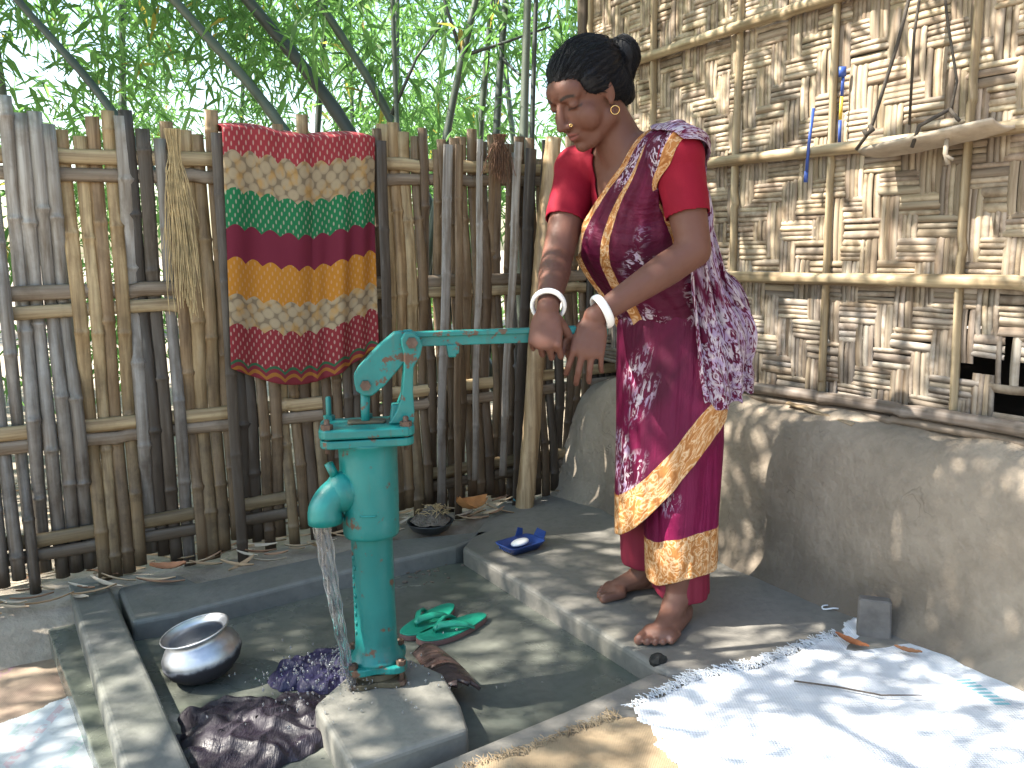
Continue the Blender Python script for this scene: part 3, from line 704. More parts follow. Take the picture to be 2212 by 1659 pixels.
def build_pump():
    root = empty('hand_pump', (-.308, 1.822, .012), R(9)); tag(root, 'sea green cast iron hand pump standing on a cement block', 'hand pump')
    # base: two flanges with a gap and bolts
    def lobed(rr, amp, n=48): return [(rr*(1+amp*math.cos(4*(2*math.pi*k/n-math.pi/4)))*math.cos(2*math.pi*k/n), rr*(1+amp*math.cos(4*(2*math.pi*k/n-math.pi/4)))*math.sin(2*math.pi*k/n)) for k in range(n)]
    b = MB(); b.extrude(lobed(.066, .17), .0, .012); b.lathe([(.052, .012), (.05, .026)], 24); o = b.build('lower_flange', M_rust, root, .002)
    b = MB(); b.extrude(lobed(.069, .16), .032, .048); b.build('base_flange', M_pump, root, .003)
    for k in range(4):
        a = math.pi/4+math.pi/2*k; b = MB(); p = (.072*math.cos(a), .072*math.sin(a), -.002); b.lathe([(.0055, -.004), (.0055, .062)], 8, p); hexa(b, (p[0], p[1], .048), .0105, .010); hexa(b, (p[0], p[1], .004), .0105, .009); b.build('bolt', M_bolt, root)
    # barrel: lower tube, collar, upper tube
    b = MB(); b.lathe([(.062, .048), (.055, .054), (.048, .066), (.0452, .09), (.0445, .20), (.0445, .325), (.046, .332)], 40); lo = b.build('lower_barrel', M_pump, root)
    b = MB(); b.lathe([(.046, .325), (.0575, .329), (.0600, .336), (.0600, .352), (.0605, .372), (.0612, .42), (.0615, .50), (.0625, .528), (.070, .535)], 44); up = b.build('upper_barrel', M_pump, root)
    # cast relief running up the side of both tubes
    rr = random.Random(3); b = MB()
    for k in range(9):
        a = R(205+rr.uniform(-5, 5)); z = .115+k*.021; p = Vector((.0445*math.cos(a), .0445*math.sin(a), z)); b.ell(p, (.0035, .005, .0062), None, 8, 6)
    b.build('cast_relief', M_pump, lo)
    b = MB()
    for k in range(5):
        a = R(203+rr.uniform(-5, 5)); z = .372+k*.017; p = Vector((.0613*math.cos(a), .0613*math.sin(a), z)); b.ell(p, (.0035, .006, .0055), None, 8, 6)
    b.build('cast_relief', M_pump, up)
    b = MB(); b.tube([(.061*math.cos(R(250+k*4)), .061*math.sin(R(250+k*4)), .385) for k in range(9)], .0022, 6); b.build('weld_line', M_pump, up)
    # spout: round elbow turned down
    d = Vector((-.93, -.36, 0)).normalized(); pts = []; rs = []
    for k in range(13):
        a = math.pi/2*k/12*1.06; pts.append(d*(.035+.066*math.sin(a))+Vector((0, 0, .437-.040*(1-math.cos(a))*1.15))); rs.append(.041-.004*math.sin(a*2)-.006*k/12)
    pts.append(pts[-1]+Vector((0, 0, -.016))); rs.append(rs[-1])
    b = MB(); b.tube(pts, rs, 24, cap=False); b.ell(d*.06+Vector((0, 0, .432)), (.038, .040, .044)); sp = b.build('spout', M_pump, root); so = sp.modifiers.new('solid', 'SOLIDIFY'); so.thickness = .004; so.offset = -1
    b = MB(); q = d*.075+Vector((0, 0, .468)); b.tube([q, q+Vector((-.012, -.002, .028))], .0095, 10); b.build('lug', M_pump, sp)
    # top flange + cover plate
    b = MB(); b.extrude(rrect(.096, .066, .024), .532, .549); b.build('top_flange', M_pump, root, .003)
    b = MB(); b.extrude(rrect(.098, .068, .024), .552, .572); cv = b.build('cover_plate', M_pump, root, .004)
    b = MB(); b.extrude(rrect(.040, .018, .008), .5722, .578); b.build('slot_rim', M_rust, cv, .002)
    for sx, sy, h in ((-1, -1, .0), (-1, 1, .030), (1, -1, 0), (1, 1, .008), (0, 1.0, .022)):
        b = MB(); p = (sx*.080, sy*.052, .571); hexa(b, p, .0125, .011); b.lathe([(.006, .522), (.006, .590+h), (.004, .593+h)], 8, (p[0], p[1], 0)); b.build('bolt', M_pump if h else M_bolt, root)
    # fulcrum: fork standing on the cover plate
    def plate(poly, y0, y1, name, par, mat=M_pump, bev=.003):
        b = MB(); b.extrude(poly, y0, y1, lambda p: Vector((p.x, p.z, p.y))); return b.build(name, mat, par, bev)
    cheek = [(.045, .573), (.098, .573), (.100, .590), (.098, .640), (.101, .690), (.116, .715), (.121, .735), (.115, .753), (.102, .764), (.085, .764), (.077, .750), (.078, .735), (.082, .720), (.080, .68), (.074, .63), (.062, .600)]
    fu = plate(cheek, -.034, -.020, 'fulcrum', root)
    plate([(x, y) for x, y in cheek], .020, .034, 'cheek', fu)
    b = MB(); b.box((.073, 0, .592), (.050, .044, .038), None, .8); b.box((.090, 0, .64), (.014, .042, .11)); b.build('web', M_pump, fu, .004)
    for y, h in ((-.034, .008), (.042, .008)):
        b = MB(); hexa(b, (.099, y, .742), .0125, h, 'y'); b.build('bolt_head', M_bolt, fu)
    # handle: forked lever arm, long bar, stop tab
    arm = [(-.022, .660), (-.018, .643), (-.004, .632), (.014, .632), (.040, .652), (.082, .698), (.094, .715), (.100, .735), (.094, .756), (.080, .764), (.064, .762), (.030, .735), (-.012, .692), (-.022, .676)]
    ha = plate(arm, -.0195, -.0075, 'handle', root, M_pump, .003); plate(arm, .0075, .0195, 'lever_cheek', ha)
    b = MB(); b.box((.045, 0, .712), (.07, .014, .052), Matrix.Rotation(R(-42), 3, 'Y')); b.build('lever_web', M_pump, ha, .003)
    b = MB(); b.add([Vector(p) for p in [(.05, -.021, .715), (.075, -.021, .70), (.078, -.021, .735), (.058, -.021, .742)]], [(0, 1, 2, 3)], False)
    # bar: top strip with a web below (T section), tapering to a grip
    L = .43; x0 = .088; z0_, z1_ = .756, .766
    b = MB(); b.box(((x0+x0+L)/2, 0, .756), (L, .022, .011), None); b.build('bar', M_pump, ha, .002)
    b = MB(); b.box((x0+.15, 0, .741), (.30, .010, .0215)); b.build('bar_web', M_pump, ha, .002)
    b = MB(); b.tube([(x0+.26, 0, .751), (x0+.31, 0, .751), (x0+L-.01, 0, .749), (x0+L+.004, 0, .749)], [.010, .0135, .0135, .010], 14); b.build('grip', M_pump, ha)
    plate([(.172, .733), (.200, .733), (.199, .712), (.193, .712), (.193, .705), (.176, .705)], -.008, .008, 'stop_tab', ha)
    for y, h in ((-.0195, .007), (.0265, .007)):
        b = MB(); hexa(b, (.001, y, .655), .0115, h, 'y'); b.build('pin_head', M_bolt, ha)
    b = MB(); b.tube([(.001, 0, .656), (-.002, 0, .60), (-.002, 0, .54)], [.011, .0095, .009], 12); b.build('piston_rod', M_pump, root)
    return root
pump = build_pump()
M_ped = mat_cement('worn_cement', (.15, .15, .135), (.22, .212, .18), .7, (.13, .125, .09))
def pedestal():
    poly = [(-.305, 1.476), (-.097, 1.605), (-.118, 1.70), (-.165, 1.835), (-.25, 1.912), (-.365, 1.868), (-.424, 1.708)]
    o = prism('cement_block', poly, -.075, .0115, M_ped, .011); del o['kind']
    bv = o.modifiers['bevel']; bv.segments = 3
    tag(o, 'worn cement block carrying the green hand pump', 'block')
pedestal()
# ---- running water
def water():
    m = M('water'); m.p(Base_Color=(.95, .97, 1), Roughness=.08, IOR=1.33); m.b.inputs['Transmission Weight'].default_value = .93
    v = m.coord('Object', (60, 60, 6)); m.bump(m.noise(v, 1.0, 3), .6, .004)
    root = empty('water_stream', (-.39, 1.775, .02)); tag(root, 'clear water pouring from the pump spout onto the wet cloth', 'water')
    O = root.location; d = Vector((-.86, -.50, 0)); st = Vector((-.308, 1.822, 0))+Vector((-.97*.101, -.24*.101-.018, .395))
    def strand(dx, dy, r0, r1, seed, drop=.38, push=.016):
        rr = random.Random(seed); pts = []; rs = []
        for k in range(40):
            t = k/39; p = st+Vector((dx*.75*(1-.55*t)+.055*t, dy*(1-.6*t)-.02*t, -drop*t))+d*push*t*(1-t); w = r0+(r1-r0)*t**.6
            pts.append(p-O+Vector((.0015*math.sin(k*1.1+seed), .0015*math.cos(k*.9), 0))); rs.append(w*(1+.10*math.sin(k*.8+seed)+.06*rr.uniform(-1, 1)))
        b = MB(); b.tube(pts, rs, 12); return b
    for k, (dx, dy, r0, r1) in enumerate([(-.004, 0, .010, .004), (.012, -.004, .006, .0028), (-.016, .004, .0055, .0028), (.004, .010, .005, .0025), (-.010, -.010, .005, .0026), (.020, .002, .0035, .002), (-.022, -.004, .003, .0018)]): strand(dx, dy, r0, r1, k+1).build('strand', m.m, root)
    # drops thrown up where it lands
    rr = random.Random(8); b = MB()
    for k in range(420):
        a = rr.uniform(0, 2*math.pi); q = abs(rr.gauss(0, .10)); h = max(.006, .075*math.exp(-q/.10)*rr.random()); s = rr.uniform(.0009, .0028)
        b.ell(Vector((-.385+q*math.cos(a)*1.2, 1.82+q*math.sin(a), .01+h))-O, (s, s, s*1.6), None, 6, 4)
    o = b.build('drops', m.m, root); tag(o, kind='stuff')
    # thin puddle film lying on the block
    return m.m
M_water = water()
# ---- aluminium pot
def pot():
    m = M('dull_aluminium'); v = m.coord(); f = m.noise(v, 35, 5); z = m.sep(m.coord()).outputs['Z']
    soot = m.ramp(m.math('ADD', z, m.math('MULTIPLY', m.math('SUBTRACT', m.noise(v, 20, 5), .5), .035)), [(.054, 1), (.063, 0)])
    m.p(Base_Color=m.mix(soot, m.ramp(f, [(.3, (.42, .43, .45)), (.7, (.60, .61, .63))]), (.018, .016, .02)), Metallic=m.math('SUBTRACT', 1, soot), Roughness=m.mix(soot, m.ramp(f, [(.3, .38), (.7, .55)]), (.85, .85, .85))).bump(m.noise(v, 14, 3), .25, .004)
    root = empty('cooking_pot', (-.735, 1.965, FZ+.006)); root.rotation_euler = (R(4), R(-11), 0); tag(root, 'round aluminium pot with flared rim and soot black bottom on the wet floor', 'pot')
    prof = [(.0, .0), (.035, .001), (.062, .010), (.083, .030), (.092, .050), (.0905, .068), (.080, .085), (.068, .096), (.064, .103), (.067, .110), (.078, .117)]
    inner = [(.076, .1165), (.065, .1095), (.0615, .103), (.0655, .095), (.0775, .084), (.088, .067), (.0895, .050), (.080, .032), (.06, .0135), (.03, .004), (0, .003)]
    b = MB(); b.lathe(prof, 48, cap=False); body = b.build('body', m.m, root)
    b = MB(); b.lathe(inner, 48, cap=False); b.build('inside', simple('bright_aluminium', (.55, .56, .58), .42, 1.0, 30, .2), body)
    b = MB(); b.lathe([(.0775+.0028*math.cos(a), .1172+.0022*math.sin(a)) for a in [2*math.pi*k/8 for k in range(8)]], 48, close=True); b.build('rim', m.m, root)
    return root
pot()
# ---- heaps of wet cloth
def mat_wetcloth(name, c0, c1):
    m = M(name); v = m.coord('Object', (1, 1, 1)); f = m.noise(v, 9, 4); wv = m.noise(m.coord('Object', (300, 60, 60)), 1, 2)
    m.p(Base_Color=m.mix(f, c0, c1), Roughness=m.ramp(m.noise(v, 30, 4), [(.35, .38), (.65, .75)])).bump(m.math('ADD', wv, m.math('MULTIPLY', m.noise(v, 45, 3), 2)), .5, .004); return m.m
def heap(name, c, rx, ry, rot, h, mat, label, seed, folds, z0=FZ):
    nu, nv = 150, 40; P = np.zeros((nv, nu, 3)); g = np.random.default_rng(seed)
    th = np.linspace(0, 2*np.pi, nu, endpoint=False)
    edge = 1+.10*np.sin(3*th+seed)+.06*np.sin(5*th+2*seed)+.04*np.sin(11*th+seed)+.018*np.sin(23*th)
    for j in range(nv):
        t = 1-j/(nv-1)*.985; x = rx*t*edge*np.sign(np.cos(th))*np.abs(np.cos(th))**.8; y = ry*t*edge*np.sign(np.sin(th))*np.abs(np.sin(th))**.8
        prof = (1-t**3.2)**.55 if t < 1 else 0
        wx = x+.02*np.sin(y*31+seed)+.012*np.sin(y*67+x*40); wy = y+.02*np.sin(x*27+2*seed)+.012*np.sin(x*71-y*35); wob = folds*(.75-1.5*np.abs(np.sin(wx*30+wy*14+seed)))+folds*.6*(.6-1.2*np.abs(np.sin(wy*52-wx*33+2*seed)))+folds*.3*np.sin(wx*110+wy*70)
        z = z0+.002+h*prof*(.72+.28*np.sin(x*14+seed)*np.cos(y*11)) + wob*min(1, prof*2.2)
        xr = x*math.cos(rot)-y*math.sin(rot); yr = x*math.sin(rot)+y*math.cos(rot)
        P[j] = np.stack([c[0]+xr, c[1]+yr, np.maximum(z, z0+.002)], -1)
    o = obj(name, grid_mesh(name, P, closed_u=True), mat); tag(o, label, 'cloth'); s = o.modifiers.new('sub', 'SUBSURF'); s.levels = 1; s.render_levels = 1
    return o
heap('wet_cloth', (-.545, 1.705), .185, .155, R(25), .042, mat_wetcloth('wet_plum_cloth', (.006, .004, .009), (.013, .008, .017)), 'soaked dark plum cloth heaped beside the cement block', 2, .010)
heap('wet_cloth', (-.475, 1.965), .10, .095, R(20), .068, mat_wetcloth('wet_indigo_cloth', (.006, .005, .030), (.012, .010, .050)), 'soaked indigo blue cloth bunched behind the falling water', 5, .011)
# ---- rubber sandals
M_rub = simple('green_rubber', (.012, .26, .17), .45, nscale=12, bump=.15, bscale=150)
M_sole = simple('brown_rubber_edge', (.15, .085, .075), .75)
def sandal(loc, rz, label, tilt=0):
    root = empty('rubber_sandal', loc, rz); root.rotation_euler = (R(tilt), 0, rz); tag(root, label, 'sandal', 'pair of rubber sandals')
    # toe at +x ; length .225
    out = []
    for k in range(40):
        a = 2*math.pi*k/40; x = .1125*math.cos(a); wd = .040+.008*math.cos(a)+.004*math.sin(2*a); y = wd*np.sign(math.sin(a))*abs(math.sin(a))**.8-.004*math.sin(a*1.0)*0
        out.append((x, y-.006*math.cos(a*2)*.5))
    b = MB(); b.extrude([(x*1.0, y) for x, y in out], 0, .0135); b.build('sole', M_sole, root, .002)
    b = MB(); b.extrude([(x*.99, y*.985) for x, y in out], .0137, .0175); b.build('footbed', M_rub, root, .0015)
    b = MB()
    for sy in (-1, 1):
        pts = [(.060, 0, .016), (.060, 0, .030), (.046, sy*.006, .036), (.015, sy*.024, .037), (-.016, sy*.036, .028), (-.038, sy*.0405, .014)]
        P = [Vector(p) for p in pts]; ex = []
        for i in range(len(P)-1):
            for q in range(5): ex.append(P[i].lerp(P[i+1], q/5))
        ex.append(P[-1]); rs = [.0042+.0042*math.sin(math.pi*min(1, i/(len(ex)-1)*1.0)) for i in range(len(ex))]; b.tube(ex, rs, 8, squash=(.55, 1.25))
    b.build('strap', M_rub, root)
    return root
sandal((-.165, 2.185, FZ+.001), math.atan2(-.148, -.167), 'green rubber sandal lying flat, the farther one from the pump foot')
sandal((-.232, 2.235, FZ+.001), math.atan2(-.183, -.107), 'green rubber sandal half hidden by the pump foot')
# ---- bark strip
def husk():
    m = M('wet_bark'); v = m.coord('Object', (14, 90, 90)); f = m.noise(v, 1, 5); m.p(Base_Color=m.ramp(f, [(.3, (.022, .014, .013)), (.7, (.085, .05, .042))]), Roughness=m.ramp(m.noise(m.coord(), 30, 3), [(.4, .25), (.6, .7)])).bump(f, .8, .006)
    a = Vector((-.222, 2.03, FZ+.03)); b_ = Vector((-.128, 1.80, FZ+.045)); P = np.zeros((26, 11, 3)); dr = (b_-a).normalized(); sd = Vector((-dr.y, dr.x, 0)).normalized()
    for i in range(26):
        t = i/25
        for j in range(11):
            q = j/10*2-1; wd = .030+.012*t+.003*math.sin(i*1.1+j)*(t > .9); p = a.lerp(b_, t)+sd*q*wd+Vector((0, 0, .018*(1-q*q)-.012+.010*math.sin(t*2.6)))+dr*(.018*math.sin(j*2.1)*(t > .96)); P[i, j] = p
    o = obj('bark_strip', grid_mesh('bark_strip', P), m.m); s = o.modifiers.new('solid', 'SOLIDIFY'); s.thickness = .008; tag(o, 'dark brown wet bark strip with frayed end leaning on the block', 'bark')
husk()
# ---- soap dish and soap
M_navy = simple('navy_plastic', (.018, .05, .20), .35, nscale=10)
M_soap = simple('white_soap', (.80, .80, .78), .35)
def soap():
    root = empty('soap_dish', (.018, 2.652, .004), R(-57)+math.pi/2+R(0)); root.rotation_euler = (0, 0, R(38)); tag(root, 'broken navy blue plastic soap dish on the step slab', 'soap dish')
    def ring(hx, hy, r, z): return [(x, y, z) for x, y in rrect(hx, hy, r, 6)]
    rows = [ring(.040, .024, .010, .006), ring(.052, .034, .014, 0), ring(.068, .048, .018, .022), ring(.070, .050, .018, .026), ring(.066, .046, .017, .025), ring(.052, .034, .014, .006), ring(.02, .012, .006, .006)]
    P = np.array(rows); o = obj('tray', grid_mesh('tray', P, closed_u=True), M_navy, root)
    b = MB(); b.box((-.002, 0, .008), (.10, .064, .004)); b.build('tray_floor', M_navy, root, .002)
    for k in range(6): b = MB(); b.box((-.055, -.025+k*.010, .0125), (.018, .0035, .005)); b.build('rib', M_navy, root)
    b = MB(); b.add([(.045, .048, .026), (.016, .048, .026), (.030, .052, .052), (.048, .051, .046)], [(0, 1, 2, 3)], False); o = b.build('broken_flap', M_navy, root); s = o.modifiers.new('solid', 'SOLIDIFY'); s.thickness = .003
    b = MB(); b.add([(.070, .02, .026), (.070, -.03, .026), (.082, -.026, .046), (.08, .014, .050)], [(0, 1, 2, 3)], False); o = b.build('broken_flap', M_navy, root); s = o.modifiers.new('solid', 'SOLIDIFY'); s.thickness = .003
    b = MB(); b.ell((0, 0, 0), (.034, .021, .010), None, 24, 12); o = b.build('soap_bar', M_soap); o.location = (.016, 2.652, .026); o.rotation_euler = (0, R(-4), R(42)); tag(o, 'worn oval bar of white soap in the navy dish', 'soap')
soap()
# ---- bowl of ash and straw, dry leaves, litter
M_steel = simple('dark_enamel', (.06, .065, .07), .35, .5, 20, .4)
M_ash = simple('ash', (.13, .11, .09), .95, nscale=30, namp=.5, bump=1.0, bscale=90, bdist=.02)
M_straw = simple('straw', (.42, .31, .16), .8, nscale=20)
def bowl():
    root = empty('metal_bowl', (-.285, 2.862, -.006)); tag(root, 'dark shallow metal bowl standing behind the pump by the fence', 'bowl')
    b = MB(); b.lathe([(0, 0), (.04, .001), (.062, .014), (.077, .036), (.081, .040), (.077, .040), (.060, .018), (.04, .006), (0, .005)], 36); b.build('body', M_steel, root)
    o_ = empty('ash_heap', (-.285, 2.870, .02)); tag(o_, 'grey ash and straw heaped in the dark metal bowl', 'ash heap')
    P = np.zeros((14, 30, 3)); th = np.linspace(0, 2*np.pi, 30, endpoint=False)
    for j in range(14):
        t = 1-j/13*.98; x = .068*t*np.cos(th); y = .068*t*np.sin(th); P[j] = np.stack([x, y, .012+.045*(1-t**1.6)+.007*fbm(x, y, 6, 3, 90)], -1)
    obj('ash', grid_mesh('ash', P, closed_u=True), M_ash, o_)
    rr = random.Random(1); b = MB()
    for k in range(60):
        a = rr.uniform(0, 6.28); q = rr.random()*.055; p = Vector((q*math.cos(a)+.01, q*math.sin(a)+.01, .05+.012*rr.random()-q*.25)); d = Vector((rr.gauss(0, 1), rr.gauss(0, 1), rr.gauss(0, .35))).normalized()*rr.uniform(.012, .028)
        b.tube([p-d, p+Vector((0, 0, .004)), p+d], .0011, 4)
    o = b.build('straw', M_straw, o_); tag(o, kind='stuff')
bowl()
M_dry = M('dry_leaf')
def _dry():
    m = M_dry; i = m.info(); f = m.noise(m.coord(), 30, 4); m.p(Base_Color=m.mix(m.ramp(f, [(.3, 0), (.7, .6)]), i.outputs['Color'], m.mix(1.0, i.outputs['Color'], (.45, .4, .35), 'MULTIPLY')), Roughness=.7); return m.m
M_dry = _dry()
def dry_leaf(loc, L, wd, rz, curl, col, label, tilt=0, name='dry_leaf'):
    P = np.zeros((13, 7, 3))
    for i in range(13):
        t = i/12
        for j in range(7):
            q = j/6*2-1; w_ = wd*math.sin(math.pi*min(.985, max(.02, t)))**.7; P[i, j] = ((t-.5)*L, q*w_, curl*L*((t-.5)**2*1.4+.35*q*q*wd/L*4)+.001*math.sin(i*2+j*3))
    o = obj(name, grid_mesh(name, P), M_dry); o.location = loc; o.rotation_euler = (R(tilt), R(tilt*.6), rz); o.color = (*col, 1); tag(o, label, 'leaf', 'dry leaves lying about' if 'strewn' in label else None); return o
dry_leaf((-.165, 3.02, .028), .20, .035, R(60), .45, (.62, .30, .11), 'large curled orange dry leaf beside the metal bowl', 22)
dry_leaf((.79, 1.95, .012), .085, .012, R(-50), .2, (.36, .13, .05), 'small rust brown leaf at the frayed edge of the white sack', 6)
dry_leaf((.90, 1.90, .012), .06, .010, R(-30), .2, (.36, .17, .08), 'tiny brown leaf on the white sack near the upright brick', 4)
dry_leaf((-.99, 1.93, -.094), .10, .022, R(-55), .3, (.20, .07, .035), 'dark red brown leaf on the narrow gap beside the kerb', 6)
dry_leaf((-.86, 1.76, -.094), .09, .022, R(-60), .3, (.22, .08, .04), 'red brown leaf pressed against the side kerb', 6)
dry_leaf((-1.02, 2.47, .03), .10, .02, R(20), .3, (.45, .20, .10), 'reddish dry leaf lying on the kerb end under the fence', 8)
rr = random.Random(77)
LV_, LF_, LC_ = [], [], []
for k in range(420):
    # leaf litter along and behind the fence
    s = rr.uniform(-1.1, 1.15); d = rr.choice((rr.uniform(-.17, .02), rr.uniform(.0, .6), rr.uniform(.1, 1.4)))
    if d < -.05 and s > .8: continue
    p = FW(s, d, .004+rr.random()*.014); c = rr.choice(((.40, .27, .16), (.46, .34, .22), (.30, .17, .10), (.50, .42, .32))); L = rr.uniform(.05, .14); wd = rr.uniform(.005, .012)
    A = Matrix.Rotation(rr.uniform(-.5, 1.2), 3, 'Z') @ Matrix.Rotation(R(rr.uniform(-14, 14)), 3, 'X') @ Matrix.Rotation(R(rr.uniform(-10, 10)), 3, 'Y'); o_ = len(LV_)
    for i in range(5):
        t = i/4
        for q in (-1, 0, 1): w_ = wd*math.sin(math.pi*min(.97, max(.04, t)))**.7; LV_.append(p+A @ Vector(((t-.5)*L, q*w_, .25*L*(t-.5)**2+.004*q*q)))
    for i in range(4):
        for j in range(2): LF_.append((o_+i*3+j, o_+i*3+j+1, o_+(i+1)*3+j+1, o_+(i+1)*3+j))
    LC_ += [(*c, 1)]*15
me = mesh_np('leaf_litter', np.array(LV_), np.array(LF_)); at = me.color_attributes.new('Col', 'FLOAT_COLOR', 'POINT'); at.data.foreach_set('color', np.array(LC_, np.float32).ravel())
m = M('litter'); a_ = m.n('VertexColor'); a_.layer_name = 'Col'; m.p(Base_Color=a_.outputs[0], Roughness=.75)
tag(obj('leaf_litter', me, m.m), 'dry bamboo leaf litter strewn along the foot of the fence', kind='stuff')
# pebbles and crumbs of soil on the wet floor
M_crumb = simple('mud_crumb', (.12, .095, .075), .9, nscale=30)
b = MB()
for k in range(60):
    x = -.28+rr.gauss(0, .06); y = 2.62+rr.gauss(0, .05); s = rr.uniform(.002, .010)*(1 if rr.random() < .25 else .5); b.ell((x, y, FZ+s*.4), (s*1.3, s, s*.6), None, 7, 5)
tag(b.build('mud_crumbs', M_crumb), 'crumbs of mud scattered on the wet cement floor', kind='stuff')
dry_leaf((.02, 3.14, .012), .05, .02, R(10), .3, (.06, .30, .38), 'scrap of turquoise plastic at the foot of the leaning post', 10, 'plastic_scrap')['category'] = 'plastic scrap'
# ---- sacks and mats
def mat_weave(name, c0, c1, sc, stripes=None, rough=.8, patch=None):
    m = M(name); v = m.coord('UV'); s = m.sep(v); wx = m.n('TexWave', wave_type='BANDS', bands_direction='X'); m.set(wx.inputs['Vector'], v); wx.inputs['Scale'].default_value = sc; wy = m.n('TexWave', wave_type='BANDS', bands_direction='Y'); m.set(wy.inputs['Vector'], v); wy.inputs['Scale'].default_value = sc
    h = m.math('MULTIPLY', wx.outputs['Fac'], wy.outputs['Fac']); ob = m.coord(); f = m.noise(ob, 7, 6); c = m.mix(m.ramp(f, [(.35, 0), (.68, 1)]), c0, c1)
    c = m.mix(m.ramp(m.noise(ob, 26, 5), [(.55, 0), (.75, .55)]), c, tuple(k*.6 for k in c0))
    if stripes:
        for axis, p0, p1, col, a in stripes:
            u = s.outputs[axis]; k = m.math('MULTIPLY', m.math('GREATER_THAN', u, p0), m.math('LESS_THAN', u, p1)); k = m.math('MULTIPLY', k, m.math('MULTIPLY', m.math('GREATER_THAN', m.noise(ob, 55, 3), .47), a)); c = m.mix(k, c, col)
    if patch:
        pz = m.sep(m.n('NewGeometry').outputs['Position']); dx = m.math('ABSOLUTE', m.math('SUBTRACT', m.math('ADD', pz.outputs['X'], m.math('MULTIPLY', pz.outputs['Y'], .25)), patch[0])); dy = m.math('ABSOLUTE', m.math('SUBTRACT', pz.outputs['Y'], patch[1])); k = m.math('MULTIPLY', m.math('LESS_THAN', dx, patch[2]), m.math('LESS_THAN', dy, patch[3])); k = m.math('MULTIPLY', k, m.math('GREATER_THAN', m.math('SINE', m.math('MULTIPLY', pz.outputs['Y'], 420)), -.2)); c = m.mix(m.math('MULTIPLY', k, .75), c, (.10, .42, .48))
    m.p(Base_Color=c, Roughness=rough).bump(m.math('ADD', h, m.math('MULTIPLY', f, 3)), .35, .004); return m.m
def mat_piece(name, poly, z, mat, label, cat, seed, uvs=1.0, lump=.006, fringe=None, thick=.003):
    """irregular sheet lying on the ground: triangulated patch with wrinkles"""
    poly = np.array(poly); mn = poly.min(0); mx = poly.max(0); n = 210
    # map a unit square to the polygon by ear: sample a grid, keep cells inside
    xs = np.linspace(mn[0], mx[0], n); ys = np.linspace(mn[1], mx[1], n); X, Y = np.meshgrid(xs, ys)
    ex = X+.006*np.sin(Y*60+seed)+.004*np.sin(Y*143); ey = Y+.006*np.sin(X*55+seed)+.004*np.sin(X*131)
    ins = np.zeros_like(X, bool); j = len(poly)-1
    for i in range(len(poly)):
        (x1, y1), (x2, y2) = poly[i], poly[j]; cnd = ((y1 > ey) != (y2 > ey)) & (ex < (x2-x1)*(ey-y1)/(y2-y1+1e-12)+x1); ins ^= cnd; j = i
    Z = z+lump*(fbm(X, Y, seed, 4, 11)*.8+np.abs(np.sin(X*9+3*np.sin(Y*5)+seed))*.7); Z = np.maximum(Z, z+.001)
    idx = -np.ones(X.shape, int); cells = ins[:-1, :-1] & ins[1:, :-1] & ins[:-1, 1:] & ins[1:, 1:]
    used = np.zeros_like(ins); used[:-1, :-1] |= cells; used[1:, :-1] |= cells; used[:-1, 1:] |= cells; used[1:, 1:] |= cells
    idx[used] = np.arange(used.sum()); V = np.stack([X, Y, Z], -1)[used]; ii, jj = np.nonzero(cells)
    F = np.stack([idx[ii, jj], idx[ii, jj+1], idx[ii+1, jj+1], idx[ii+1, jj]], -1); me = mesh_np(name, V, F); lay = me.uv_layers.new(name='UVMap'); li = np.empty(len(me.loops), np.int32); me.loops.foreach_get('vertex_index', li)
    uv = ((V[:, :2]-mn)/(mx-mn).max())[li].astype(np.float32); lay.data.foreach_set('uv', uv.ravel()); o = obj(name, me, mat); s = o.modifiers.new('solid', 'SOLIDIFY'); s.thickness = thick; tag(o, label, cat)
    if fringe:
        b = MB(); r2 = random.Random(seed)
        for (a, b_, cnt, ln) in fringe:
            a = Vector((*a, z+.004)); b_ = Vector((*b_, z+.004)); d = (b_-a); nrm = Vector((-d.y, d.x, 0)).normalized()
            for k in range(cnt):
                p = a+d*r2.random()+nrm*r2.uniform(-.012, .004); q = nrm*r2.uniform(.4, 1.0)*ln+d.normalized()*r2.gauss(0, .5)*ln+Vector((0, 0, r2.uniform(-.003, .010))); b.tube([p, p+q*.5+Vector((0, 0, .004)), p+q], .0009, 3, False)
        fo = b.build('fringe', mat, o); tag(fo, kind='stuff')
    return o
M_sack = mat_weave('white_woven_plastic', (.50, .53, .56), (.74, .77, .80), 60, None, .8, (1.415, 1.73, .016, .055))
M_jute = mat_weave('jute', (.20, .145, .085), (.36, .275, .17), 55)
M_juteL = mat_weave('old_jute', (.16, .115, .085), (.30, .235, .165), 50, [('X', .42, .62, (.20, .10, .16), .5)])
M_sackL = mat_weave('printed_white_sack', (.40, .43, .44), (.58, .62, .63), 55, [('X', .15, .19, (.50, .16, .18), .4), ('X', .33, .36, (.50, .16, .18), .35), ('X', .50, .53, (.16, .40, .30), .4), ('X', .25, .28, (.18, .40, .32), .35), ('X', .62, .64, (.50, .18, .2), .3)])
mat_piece('woven_sack', [(.235, 1.69), (.377, 1.803), (.541, 1.862), (.686, 1.953), (.781, 2.012), (.855, 2.108), (.90, 2.075), (.98, 1.99), (1.06, 1.90), (1.10, 1.79), (1.25, 1.4), (.9, .95), (.40, 1.10), (.283, 1.478)], -.003, M_sack, 'white woven plastic sack spread on the sunlit ground, frayed along its edge', 'sack', 3, fringe=[((.235, 1.69), (.377, 1.803), 130, .022), ((.377, 1.803), (.541, 1.862), 170, .03), ((.541, 1.862), (.781, 2.012), 240, .028)])
